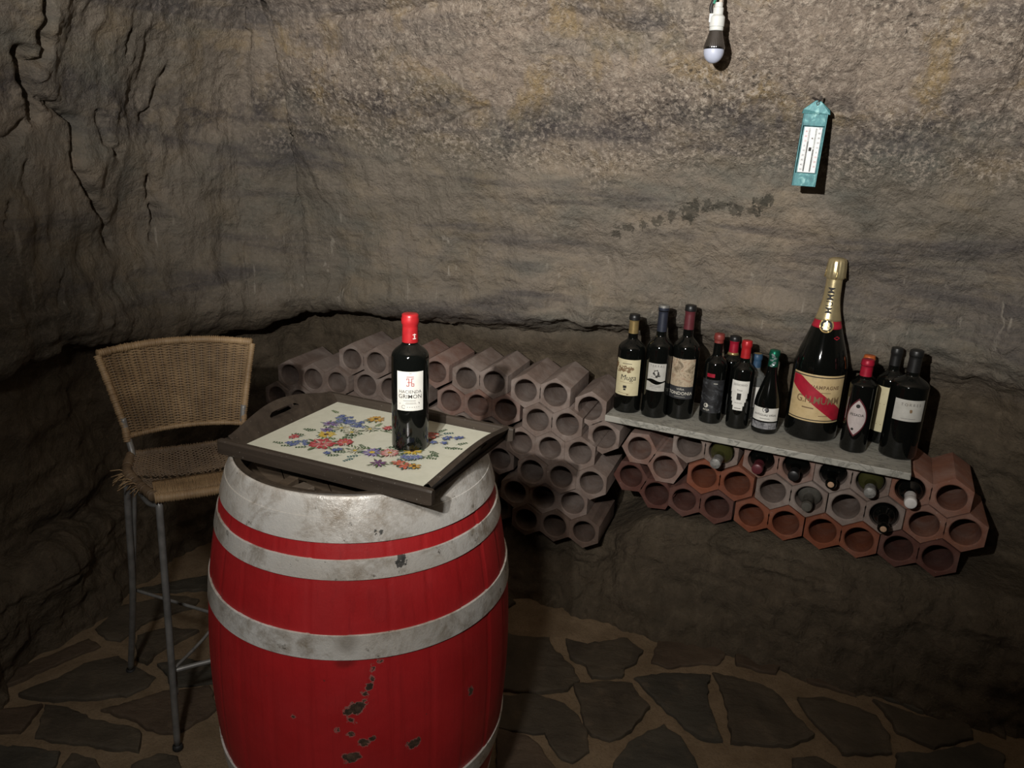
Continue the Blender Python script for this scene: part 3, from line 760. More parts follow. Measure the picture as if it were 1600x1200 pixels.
# ------------------------------------------------------------------ barrel
BX, BY = -0.316, 1.514
BH = 0.95; RH = 0.258; RB = 0.331
def rbar(z):
    t = (z - BH / 2) / (BH / 2)
    return RB - (RB - RH) * (0.82 * t * t + 0.18 * t ** 4)
def build_barrel():
    root = empty('wine_barrel', (BX, BY, 0), 0.0)
    tag(root, 'large red painted wooden barrel with white hoops under the flowered tray', 'barrel')
    nst = 26
    def stave(r, z, a):
        ph = (a * nst / (2 * math.pi)) % 1.0
        e = min(ph, 1 - ph)
        return r - 0.0016 * math.exp(-(e / .035) ** 2) - 0.0012 * (1 - abs(2 * ph - 1)) * 0 + 0.0007 * math.sin(int(a * nst / 6.2832) * 2.4)
    mb = MB()
    prof = [(rbar(z), z) for z in np.linspace(0.0, BH - .004, 50)]
    lathe(mb, prof, 26 * 14, 0, True, rad=stave)
    mb.build('staves', M['red'], root)
    mb = MB()       # chime: bevelled stave ends above the sunken head
    lathe(mb, [(RH - .0015, BH - .004), (RH - .004, BH), (RH - .014, BH), (RH - .0175, BH - .005), (RH - .0195, BH - .16)], 120)
    mb.build('chime', M['oak_in'], root, sharp=40)
    # head planks, cut to the circle
    zc = BH - .062; ri = RH - .0185
    pw = ri * 2 / 6; ang = R(24)
    ca, sa = math.cos(ang), math.sin(ang)
    for i in range(6):
        x0 = -ri + pw * i + .0012; x1 = -ri + pw * (i + 1) - .0012
        mb = MB(); xs = np.linspace(x0, x1, 9); top = []; 
        for x in xs: top.append((x, math.sqrt(max(ri * ri - x * x, 0)) + 1e-4))
        loop = [(x, -y) for x, y in top] + [(x, y) for x, y in top[::-1]]
        dz = random.uniform(-.002, .002); m = len(loop); v = []
        for zz in (zc + dz, zc - .022):
            v += [(x * ca - y * sa, x * sa + y * ca, zz) for x, y in loop]
        f = [tuple(range(m)), tuple(range(m, 2 * m))[::-1]] + [(k, k + m, (k + 1) % m + m, (k + 1) % m) for k in range(m)]
        mb.add(v, f, 0, False)
        mb.build('head_plank', M['oak'], root)
    # hoops: thin steel bands painted white
    def hoop(z0, z1, th, name='hoop'):
        mb = MB(); zs = np.linspace(z0, z1, 7)
        wob = lambda r, z, a: r + .0006 * math.sin(5 * a) 
        pr = [(rbar(z0) - .001, z0), (rbar(z0) + th * .8, z0)] + [(rbar(z) + th, z) for z in np.linspace(z0 + .0006, z1 - .0006, 7)] + [(rbar(z1) + th * .8, z1), (rbar(z1) - .001, z1)]
        lathe(mb, pr, 160, 0, True, rad=wob)
        o = mb.build(name, M['hoop'], root, sharp=40)
        return o
    h = hoop(.912, .9485, .0030); h['label'] = 'white top hoop at the rim'
    hoop(.868, .9125, .0042)
    hoop(.801, .838, .0034)
    hoop(.648, .697, .0036)
    hoop(.253, .302, .0036)
    hoop(.112, .149, .0034)
    hoop(.0375, .082, .0042)
    hoop(.0015, .038, .0030)
    # loose scraps of wood lying on the head
    zt = BH - .062 + .002
    for (x, y, w, d, hh, rz, mt, lb) in [(-.118, -.150, .011, .030, .015, -.35, 'oak', 'small dark wood scrap lying at the left inside the barrel top'),
                                         (-.085, -.168, .017, .024, .014, -.65, 'oak_pale', 'square pale wood scrap beside the smaller scrap inside the barrel top'),
                                         (.02, -.205, .030, .012, .012, .25, 'oak', 'flat wood scrap lying at the front right inside the barrel top')]:
        mb = MB(); box(mb, (0, 0, hh), (w, d, hh), 0, 0, .002)
        o = mb.build('wood_scrap', M[mt]); o.location = (BX + x, BY + y, zt); o.rotation_euler = (0, 0, rz)
        tag(o, lb, 'wood scrap', 'wood scraps in the barrel top')
build_barrel()

# ------------------------------------------------------------------ tray with flowered tile
TC = (-0.2867, 1.4911); TA = R(-23.4); TL, TW = 0.432, 0.335
def build_tray():
    root = empty('serving_tray', (TC[0], TC[1], BH + .0005), TA)
    tag(root, 'dark wooden serving tray with a cream flowered tile base, resting on the red barrel', 'tray')
    mb = MB(); box(mb, (0, 0, .004), (TL / 2 + .012, TW / 2 + .012, .004), 0, 0, .001)
    mb.build('bottom_board', M['tray_wood'], root)
    mb = MB(); box(mb, (0, 0, .0095), (TL / 2, TW / 2, .0015), 0, 0, .0006)
    t = mb.build('tile', M['tile_cream'], root)
    # long rails run past the ends, with rounded noses
    for s in (-1, 1):
        mb = MB(); L2 = TL / 2 + .030
        sec = [(-.008, 0), (-.008, .026), (-.005, .0295), (.004, .0295), (.008, .026), (.008, 0)]
        xs = [-L2, -L2 + .003, -L2 + .010, L2 - .010, L2 - .003, L2]
        sc = [.72, .92, 1, 1, .92, .72]
        v = []; m = len(sec)
        for x, k in zip(xs, sc): v += [(x, s * (TW / 2 + .008) + yy * k, .016 + (zz - .016) * (k * .4 + .6)) for yy, zz in sec]
        f = []
        for i in range(len(xs) - 1):
            for k in range(m): f.append((i * m + k, i * m + (k + 1) % m, (i + 1) * m + (k + 1) % m, (i + 1) * m + k))
        f += [tuple(range(m))[::-1], tuple((len(xs) - 1) * m + k for k in range(m))]
        mb.add(v, f, 0, False); mb.build('side_rail', M['tray_wood'], root)
    # short ends rise in an arch with a hand slot
    for s in (-1, 1):
        W2 = TW / 2 - .0005; ns = 36
        ys = np.linspace(-W2, W2, ns + 1)
        topz = lambda y: .031 + .026 * (math.cos(math.pi * y / (2 * W2)) ** 1.3 if abs(y) < W2 else 0)
        slot = lambda y: .0075 * math.sqrt(max(0, 1 - (y / .047) ** 6)) if abs(y) < .047 else 0
        th = .0075; lean = .62
        mb = MB()
        def pt(y, z, side): return (s * (TL / 2 + .008 + side * th + lean * (z - .02)), y, z)
        zs = .037
        v = []; f = []
        for y in ys:
            sl = slot(y)
            for side in (-1, 1):
                v += [pt(y, 0, side), pt(y, zs - sl, side), pt(y, zs + sl, side), pt(y, max(topz(y) - .002, zs - .012 if sl == 0 else zs + sl + .004), side)]
            # rounded top crest
            z1 = topz(y)
            v.append((s * (TL / 2 + .008 + lean * (z1 - .02)), y, z1 + .003))
        for i in range(ns):
            a = i * 9; b = a + 9
            ym = .5 * (ys[i] + ys[i + 1])
            low = max(topz(ys[i]), topz(ys[i + 1])) < zs + .010
            for side in (0, 4):
                if True:
                    f.append((a + side, b + side, b + side + 1, a + side + 1))
                    f.append((a + side + 2, b + side + 2, b + side + 3, a + side + 3))
                    if abs(ym) > .047: f.append((a + side + 1, b + side + 1, b + side + 2, a + side + 2))
            f += [(a + 3, b + 3, b + 8, a + 8), (a + 8, b + 8, b + 7, a + 7), (a, b, b + 4, a + 4)]
            if abs(ym) < .047:
                f += [(a + 1, b + 1, b + 5, a + 5), (a + 2, b + 2, b + 6, a + 6)]
        # lower the waist line near the ends where the arch drops under the slot line
        for i, y in enumerate(ys):
            tz = topz(y)
            for side in (0, 4):
                for q in (1, 2):
                    x_, y_, z_ = v[i * 9 + side + q]
                    zz = min(z_, tz - .004 + (q - 2) * .001) if slot(y) == 0 else z_
                    v[i * 9 + side + q] = pt(y, zz, -1 if side == 0 else 1)
                zz = max(tz - .002, v[i * 9 + side + 2][2] + .0005)
                v[i * 9 + side + 3] = pt(y, zz, -1 if side == 0 else 1)
        mb.add(v, f, 0, True); mb.build('end_board', M['tray_wood'], root, sharp=35)
    # printed wreath of meadow flowers on the tile
    mb = MB(); names = list(FL); idx = {k: i for i, k in enumerate(names)}
    z0 = [.0111]
    def poly(pts, col):
        z0[0] += 2.2e-6
        mb.add([(x, y, z0[0]) for x, y in pts], [tuple(range(len(pts)))], idx[col], False)
    def petal(cx, cy, a, l, w, col, r0=0.0):
        ca, sa = math.cos(a), math.sin(a); out = []
        for t, k in ((0, .18), (.3, .72), (.6, 1), (.85, .75), (1, .15)): out.append((r0 + l * t, w * k))
        pts = [(x, y) for x, y in out] + [(x, -y) for x, y in out[::-1]]
        poly([(cx + x * ca - y * sa, cy + x * sa + y * ca) for x, y in pts[::-1]], col)
    def dot(cx, cy, r, col, n=9):
        poly([(cx + r * math.cos(2 * math.pi * k / n), cy + r * math.sin(2 * math.pi * k / n)) for k in range(n)], col)
    def flower(cx, cy, r, col, n=9, w=.24, core='brown', rc=.24, col2=None, jit=.14):
        r *= .88
        for k in range(5):
            leaf(cx, cy, random.uniform(0, 6.28), r * random.uniform(1.05, 1.45), r * random.uniform(.09, .14), random.choice(['leaf', 'stem', 'leaf', 'teal']))
        for k in range(n):
            a = 2 * math.pi * k / n + random.uniform(-jit, jit); l = r * random.uniform(.78, 1.08)
            petal(cx, cy, a, l, r * w * random.uniform(.75, 1.0), col)
            if col2 or k % 2: petal(cx, cy, a + random.uniform(-.12, .12), l * random.uniform(.55, .8), r * w * .32, col2 or SHADE.get(col, col))
        for k in range(n // 2):
            a = random.uniform(0, 6.28); petal(cx, cy, a, r * .95, r * w * .13, 'tilegap')
        if core:
            dot(cx, cy, r * rc, core)
            for k in range(5):
                a = random.uniform(0, 6.28); dot(cx + r * rc * 1.1 * math.cos(a), cy + r * rc * 1.1 * math.sin(a), r * .05, 'brown')
    def leaf(cx, cy, a, l, w=.003, col='leaf'): petal(cx, cy, a, l, w, col)
    def stem(x0, y0, x1, y1, col='stem', w=.0008, bend=.006):
        n = 7; up = []; dnl = []
        L_ = math.hypot(x1 - x0, y1 - y0) + 1e-6; nx_, ny_ = -(y1 - y0) / L_, (x1 - x0) / L_
        for k in range(n):
            t = k / (n - 1); b = bend * 4 * t * (1 - t)
            up.append((x0 + (x1 - x0) * t + nx_ * (b + w), y0 + (y1 - y0) * t + ny_ * (b + w)))
            dnl.append((x0 + (x1 - x0) * t + nx_ * (b - w), y0 + (y1 - y0) * t + ny_ * (b - w)))
        poly(dnl + up[::-1], col)
    def sprig(x, y, a, n, l, col='leaf', w=.0022):
        ex, ey = x + math.cos(a) * l, y + math.sin(a) * l
        stem(x, y, ex, ey, col, .0006, .002)
        for k in range(n):
            t = (k + 1) / n
            for s_ in (-1, 1): leaf(x + (ex - x) * t * .92, y + (ey - y) * t * .92, a + s_ * .8, l * .30 * (1.1 - .5 * t), w, col)
    W = WREATH
    SHADE = dict(red='coral', pink='red', blue='paleblue', violet='paleblue', yellow='orange', orange='yellow', coral='red', poppy='red', plum='violet', white='stem', paleblue='blue')
    for x, y, a, l in GREENS: sprig(x, y, a, 4, l, random.choice(['leaf', 'leaf', 'stem', 'teal']))
    for k in range(46):     # fine ring of tendrils
        a = 2 * math.pi * k / 46 + random.uniform(-.05, .05); rx, ry = .066, .050
        leaf(.005 + rx * math.cos(a), .008 + ry * math.sin(a), a + 1.4 + random.uniform(-.5, .5), random.uniform(.010, .017), .0018, random.choice(['leaf', 'stem', 'leaf']))
    for x, y, kind in W:
        if kind == 'bigred':
            flower(x, y, .034, 'red', 11, .26, 'coral', .2, 'pink'); flower(x + .002, y - .002, .018, 'pink', 8, .25, 'red', .3)
        elif kind == 'pinkdaisy': flower(x, y, .026, 'pink', 14, .15, 'orange', .2, 'white')
        elif kind == 'redrose': flower(x, y, .023, 'red', 9, .28, 'coral', .3, 'pink')
        elif kind == 'smallred': flower(x, y, .015, 'red', 7, .3, 'red', .3, 'pink')
        elif kind == 'yellow': flower(x, y, .024, 'yellow', 12, .18, 'brown', .24)
        elif kind == 'sun': flower(x, y, .023, 'orange', 12, .18, 'brown', .26, 'yellow')
        elif kind == 'violet': flower(x, y, .026, 'violet', 14, .14, 'yellow', .26, 'paleblue')
        elif kind == 'plum': flower(x, y, .021, 'plum', 7, .18, 'plum', .2)
        elif kind == 'orange': flower(x, y, .016, 'orange', 6, .26, 'brown', .3)
        elif kind == 'coral': flower(x, y, .019, 'coral', 6, .24, 'coral', .3, 'pink')
        elif kind == 'poppy': flower(x, y, .022, 'poppy', 6, .5, 'poppy', .5)
        elif kind == 'white': flower(x, y, .021, 'white', 11, .12, 'yellow', .22, 'stem')
        elif kind == 'blue':
            for k in range(7): flower(x + random.uniform(-.013, .013), y + random.uniform(-.012, .012), .0085, random.choice(['blue', 'blue', 'paleblue']), 5, .38, 'paleblue', .2)
        elif kind == 'cornflower': flower(x, y, .018, 'violet', 12, .12, 'plum', .3)
        elif kind == 'paleblue':
            for k in range(4): flower(x + random.uniform(-.010, .010), y + random.uniform(-.008, .008), .011, 'paleblue', 6, .3, 'violet', .2)
        elif kind == 'bluebud': flower(x, y, .010, 'blue', 5, .36, 'paleblue', .25)
    o = mb.build('flower_print', [FL[k] for k in names], t)
    o['label'] = 'printed wreath of meadow flowers'
# wreath layout in tile coordinates (x along the long side, y towards the wall)
WREATH = [ (-0.154, -0.060, 'smallred'), (-0.119, -0.080, 'blue'), (-0.128, -0.097, 'bluebud'), (-0.141, -0.093, 'bluebud'), (-0.104, -0.018, 'yellow'), (-0.120, 0.005, 'cornflower'), (-0.127, 0.038, 'cornflower'), (-0.138, 0.037, 'cornflower'), (-0.131, 0.083, 'blue'), (-0.108, 0.069, 'blue'), (-0.090, 0.066, 'blue'), (-0.071, 0.056, 'blue'), (-0.117, 0.055, 'paleblue'), (-0.063, 0.109, 'sun'), (-0.062, 0.015, 'white'), (-0.096, 0.025, 'white'), (-0.077, -0.068, 'bigred'), (-0.041, -0.039, 'redrose'), (-0.009, 0.075, 'smallred'), (-0.039, 0.049, 'white'), (0.003, -0.066, 'white'), (-0.034, -0.083, 'bluebud'), (-0.037, -0.103, 'bluebud'), (-0.028, -0.076, 'bluebud'), (0.038, -0.057, 'violet'), (0.070, -0.042, 'pinkdaisy'), (0.104, -0.012, 'yellow'), (0.078, -0.096, 'plum'), (0.112, -0.076, 'coral'), (0.132, -0.082, 'coral'), (0.147, -0.076, 'orange'), (0.114, -0.045, 'paleblue'), (0.124, -0.036, 'paleblue'), (0.095, 0.082, 'poppy'), (0.090, 0.071, 'poppy'), (0.131, 0.078, 'bluebud'), (0.119, 0.048, 'bluebud'), (0.139, 0.056, 'bluebud'), (0.149, 0.093, 'bluebud'), (0.154, 0.100, 'bluebud'), (0.133, 0.088, 'bluebud') ]
GREENS = [ (-0.145, -0.099, 3.3, .026), (-0.122, -0.097, 3.7, .026), (-0.139, -0.017, 3.0, .026), (-0.093, -0.088, 3.8, .026), (0.022, -0.073, 4.0, .026), (0.019, -0.089, 4.4, .026), (0.012, -0.042, 2.6, .026), (-0.008, -0.072, 3.7, .026), (-0.011, -0.091, 3.8, .026), (0.092, -0.051, -0.5, .026), (0.136, -0.022, 0.2, .026), (0.135, -0.016, 0.6, .026), (0.127, 0.012, -0.2, .026), (0.136, 0.006, -0.5, .026), (0.104, 0.107, 0.7, .026), (0.094, 0.110, 1.3, .026), (0.157, 0.048, 0.2, .026), (0.143, 0.043, 0.1, .026), (0.162, 0.066, 1.0, .026), (-0.159, 0.103, 2.8, .026), (-0.092, 0.007, 3.4, .026), (-0.133, -0.009, 3.2, .026), (-0.012, 0.057, 0.9, .026), (-0.040, 0.070, 1.6, .026), (-0.035, 0.023, 3.3, .026), (-0.040, 0.012, 3.6, .026), (-0.041, -0.000, 3.8, .026), (-0.067, -0.027, 3.4, .026), (-0.137, -0.044, 3.2, .026), (0.044, -0.017, 0.6, .026), (0.046, 0.003, 0.8, .026), (0.046, -0.027, 3.7, .026) ]
build_tray()

# ------------------------------------------------------------------ lettering
_glyphs = {}
def text_shape(s, size, sx=1.0, spacing=1.0, bold=0.0, fine=.004):
    cu = bpy.data.curves.new('lettering', 'FONT'); cu.body = s; cu.size = size; cu.offset = bold
    cu.align_x = 'CENTER'; cu.align_y = 'CENTER'; cu.space_character = spacing; cu.resolution_u = 3
    ob = bpy.data.objects.new('lettering', cu); COL.objects.link(ob)
    dg = bpy.context.evaluated_depsgraph_get()
    me = bpy.data.meshes.new_from_object(ob.evaluated_get(dg))
    bm = bmesh.new(); bm.from_mesh(me)
    bmesh.ops.triangulate(bm, faces=bm.faces[:])
    for _ in range(5):              # small facets so the letters can follow a round body
        es = [e for e in bm.edges if e.calc_length() > fine]
        if not es: break
        bmesh.ops.subdivide_edges(bm, edges=es, cuts=1)
        bmesh.ops.triangulate(bm, faces=[f for f in bm.faces if len(f.verts) > 3])
    bm.verts.index_update()
    v = [(p.co.x * sx, p.co.y) for p in bm.verts]; f = [tuple(q.index for q in p.verts) for p in bm.faces]
    bm.free()
    bpy.data.objects.remove(ob); bpy.data.curves.remove(cu); bpy.data.meshes.remove(me)
    return v, f
def on_round(x, z, r, eps, th=0.0):
    """label coordinates -> point on a round body (x to the right seen from the front)"""
    rr = (r(z) if callable(r) else r) + eps; a = th + x / (r(z) if callable(r) else r)
    return (rr * math.sin(a), -rr * math.cos(a), z)
def write(mb, s, size, r, x, z, mat=0, sx=1.0, spacing=1.0, eps=.0005, th=0.0, rotd=0.0, shear=0.0, bold=None):
    v, f = text_shape(s, size, sx, spacing, size * .010 if bold is None else bold); c, sn = math.cos(R(rotd)), math.sin(R(rotd))
    mb.add([on_round(x + (p[0] + shear * p[1]) * c - p[1] * sn, z + (p[0] + shear * p[1]) * sn + p[1] * c, r, eps, th) for p in v], f, mat, False)
def patch(mb, r, xl, xr, z0, z1, mat=0, eps=.0003, nz=2, nx=20, th=0.0):
    """strip of paper on a round body; xl, xr, and edges may be functions"""
    L_ = xl if callable(xl) else (lambda t: xl); R_ = xr if callable(xr) else (lambda t: xr)
    zb = z0 if callable(z0) else (lambda u: z0); zt = z1 if callable(z1) else (lambda u: z1)
    v = []; f = []
    for i in range(nz + 1):
        t = i / nz
        for k in range(nx + 1):
            u = k / nx
            x = L_(t) + (R_(t) - L_(t)) * u; z = zb(u) + (zt(u) - zb(u)) * t
            v.append(on_round(x, z, r, eps, th))
    for i in range(nz):
        for k in range(nx): f.append((i * (nx + 1) + k, i * (nx + 1) + k + 1, (i + 1) * (nx + 1) + k + 1, (i + 1) * (nx + 1) + k))
    mb.add(v, f, mat, True)
def blob(mb, r, x, z, rx, rz, mat=0, eps=.0005, n=14, rag=0.0, th=0.0):
    v = []
    for k in range(n):
        a = 2 * math.pi * k / n; q = 1 + random.uniform(-rag, rag)
        v.append(on_round(x + rx * q * math.cos(a), z + rz * q * math.sin(a), r, eps, th))
    mb.add(v, [tuple(range(n))], mat, False)
def bar(mb, r, x0, z0, x1, z1, w, mat=0, eps=.0005, th=0.0, n=6):
    L_ = math.hypot(x1 - x0, z1 - z0); nx_, nz_ = -(z1 - z0) / L_ * w / 2, (x1 - x0) / L_ * w / 2
    v = []; f = []
    for k in range(n + 1):
        t = k / n; x = x0 + (x1 - x0) * t; z = z0 + (z1 - z0) * t
        v += [on_round(x - nx_, z - nz_, r, eps, th), on_round(x + nx_, z + nz_, r, eps, th)]
    for k in range(n): f.append((2 * k, 2 * k + 2, 2 * k + 3, 2 * k + 1))
    mb.add(v, f, mat, False)

# ------------------------------------------------------------------ bottles
def profile(Rb, H, rn, zs, zn, pw=1.5, lip=.002):
    pr = [(.0001, .006), (Rb * .70, .004), (Rb * .86, .0), (Rb * .95, .001), (Rb, .007), (Rb, zs * .5), (Rb, zs)]
    for k in range(1, 17):
        t = (k / 16) ** pw; s_ = t * t * (3 - 2 * t)
        pr.append((rn * 1.06 + (Rb - rn * 1.06) * (1 - s_), zs + (zn - zs) * k / 16))
    pr += [(rn, H - .030), (rn, H - .020), (rn + lip, H - .0185), (rn + lip, H - .007), (rn + lip * .4, H - .005), (rn, H - .001), (rn * .7, H), (.0001, H)]
    return pr
def radius_of(pr):
    zz = np.array([p[1] for p in pr[4:-3]]); rr = np.array([p[0] for p in pr[4:-3]])
    return lambda z: float(np.interp(z, zz, rr))
def face(x, y, dd=0.0): return -math.atan2(x, y) + R(dd)
def bottle(pos, rz, label, Rb, H, rn, zs, zn, glass, pw=1.5, cap=None, cap_h=.055, cap2=None, cork=False, group='bottles on the marble shelf', name='wine_bottle'):
    root = empty(name, pos, rz); tag(root, label, 'wine bottle', group)
    pr = profile(Rb, H, rn, zs, zn, pw); rf = radius_of(pr)
    mb = MB(); lathe(mb, pr, 56); mb.build('glass_body', M[glass], root, sharp=55)
    if cap:
        e = .0007; mb = MB()
        zc = np.linspace(H - cap_h, H - .001, 14)
        q = [(rf(z) + e, z) for z in zc]
        q = [(q[0][0] - e, q[0][1] - .0002)] + q + [(rn * .93, H + e), (.0001, H + e)]
        lathe(mb, q, 40); mb.build('capsule', M[cap], root, sharp=55)
    if cap2:
        mat, z0, z1 = cap2; mb = MB(); e = .0013
        zc = np.linspace(z0, z1, 8); q = [(rf(z) + e, z) for z in zc]
        q = [(q[0][0] - e, z0)] + q + ([(rn * .9, z1 + e), (.0001, z1 + e)] if z1 > H - .003 else [(q[-1][0] - e, z1)])
        lathe(mb, q, 40); mb.build('capsule_band', M[mat], root, sharp=55)
    if cork:
        mb = MB(); lathe(mb, [(.0001, H + .0012), (rn * .55, H + .0012), (rn * .62, H + .0006), (rn * .62, H - .004)], 24)
        mb.build('cork', M['cork'], root)
    return root, rf

SHZ = 0.714
# bottle on the tray
def tray_bottle():
    p = (-0.205, 1.474, BH + .0005 + .0111)
    root, rf = bottle(p, face(p[0], p[1], 0), 'black red-wine bottle with red capsule standing alone on the flowered tray', .0375, .279, .0148, .185, .222, 'glass_black', 1.9, 'cap_red', .056, group=None)
    r = .0375
    mb = MB(); patch(mb, r, -.0275, .0275, .090, .171); lab = mb.build('label', M['lab_white'], root)
    lab['label'] = 'off-white front label with chipped edges'
    mb = MB()
    write(mb, 'HACIENDA', .0090, r, 0, .1295, 0, .98, 1.04, bold=.0)
    write(mb, 'GRIMON', .0118, r, 0, .1195, 0, 1.0, 1.04, bold=.00003)
    # accent over the O
    bar(mb, r, .0085, .1262, .0102, .1278, .0009)
    mb.build('lettering', M['ink'], lab)
    mb = MB()
    W_ = .0013; x0 = 0; zc = .1500
    bar(mb, r, -.0070, zc + .0105, .0070, zc + .0105, W_)
    bar(mb, r, -.0070, zc + .0068, -.0020, zc + .0068, W_); bar(mb, r, .0020, zc + .0068, .0070, zc + .0068, W_)
    bar(mb, r, -.0026, zc + .0074, -.0026, zc - .0084, W_ * 1.1); bar(mb, r, .0026, zc + .0074, .0026, zc - .0084, W_ * 1.1)
    bar(mb, r, -.0055, zc - .0008, .0026, zc - .0008, W_)
    bar(mb, r, -.0070, zc - .0084, -.0026, zc - .0084, W_); bar(mb, r, .0026, zc - .0084, .0076, zc - .0084, W_)
    bar(mb, r, .0026, zc - .0035, .0076, zc - .0035, W_); bar(mb, r, .0072, zc - .0035, .0072, zc - .0084, W_)
    bar(mb, r, -.0066, zc + .0068, -.0066, zc + .0035, W_); bar(mb, r, -.0066, zc - .0084, -.0066, zc - .0058, W_)
    mb.build('monogram', M['ink_red'], lab)
    mb = MB()
    bar(mb, r, -.014, .1110, .011, .1110, .0009); bar(mb, r, -.009, .1066, .011, .1066, .0006); bar(mb, r, -.010, .1046, .012, .1046, .0006)
    for k in range(6): bar(mb, r, -.006 + .0045 * k, .0976, -.0045 + .0045 * k, .0980, .0014)
    for k in range(10):
        a = 2 * math.pi * k / 12 + .4; a2 = a + 2 * math.pi / 12
        bar(mb, r, -.0135 + .0036 * math.cos(a), .0980 + .0036 * math.sin(a), -.0135 + .0036 * math.cos(a2), .0980 + .0036 * math.sin(a2), .0008, n=2)
    bar(mb, r, -.002, .1675, .003, .1675, .001); bar(mb, r, .017, .1075, .019, .1045, .0016); bar(mb, r, -.022, .1045, -.020, .1045, .0014)
    mb.build('small_print', M['ink_grey'], lab)
    # pale emblem on the capsule
    mb = MB(); zc = .236
    rr = lambda z: rf(z) + .0007
    for dx, dz in ((-.002, .004), (.002, .004), (0, 0.0), (-.002, -.004), (.002, -.004), (0, .004)):
        bar(mb, rr, .0085 + dx - .0016, zc + dz, .0085 + dx + .0016, zc + dz, .0015, n=2)
    bar(mb, rr, .0085, zc - .005, .0085, zc + .006, .0013)
    mb.build('capsule_emblem', M['lab_white'], root)
tray_bottle()

# marble board carrying the bottles
SA = R(-25.09); SE = Vector((math.cos(SA), math.sin(SA), 0)); SN = Vector((-math.sin(SA), math.cos(SA), 0))
S0 = Vector((0.314, 2.416, 0))
def build_shelf():
    L_, D_, T_ = .922, .300, .0215
    c = S0 + SE * (L_ / 2) + SN * (D_ / 2)
    mb = MB(); box(mb, (0, 0, -T_ / 2), (L_ / 2, D_ / 2, T_ / 2), 0, 0, .0022)
    o = mb.build('marble_board', M['marble']); o.location = (c.x, c.y, SHZ - .0006); o.rotation_euler = (0, 0, SA)
    tag(o, 'long white veined marble board lying across the terracotta wine tiles under the bottles', 'shelf')
build_shelf()

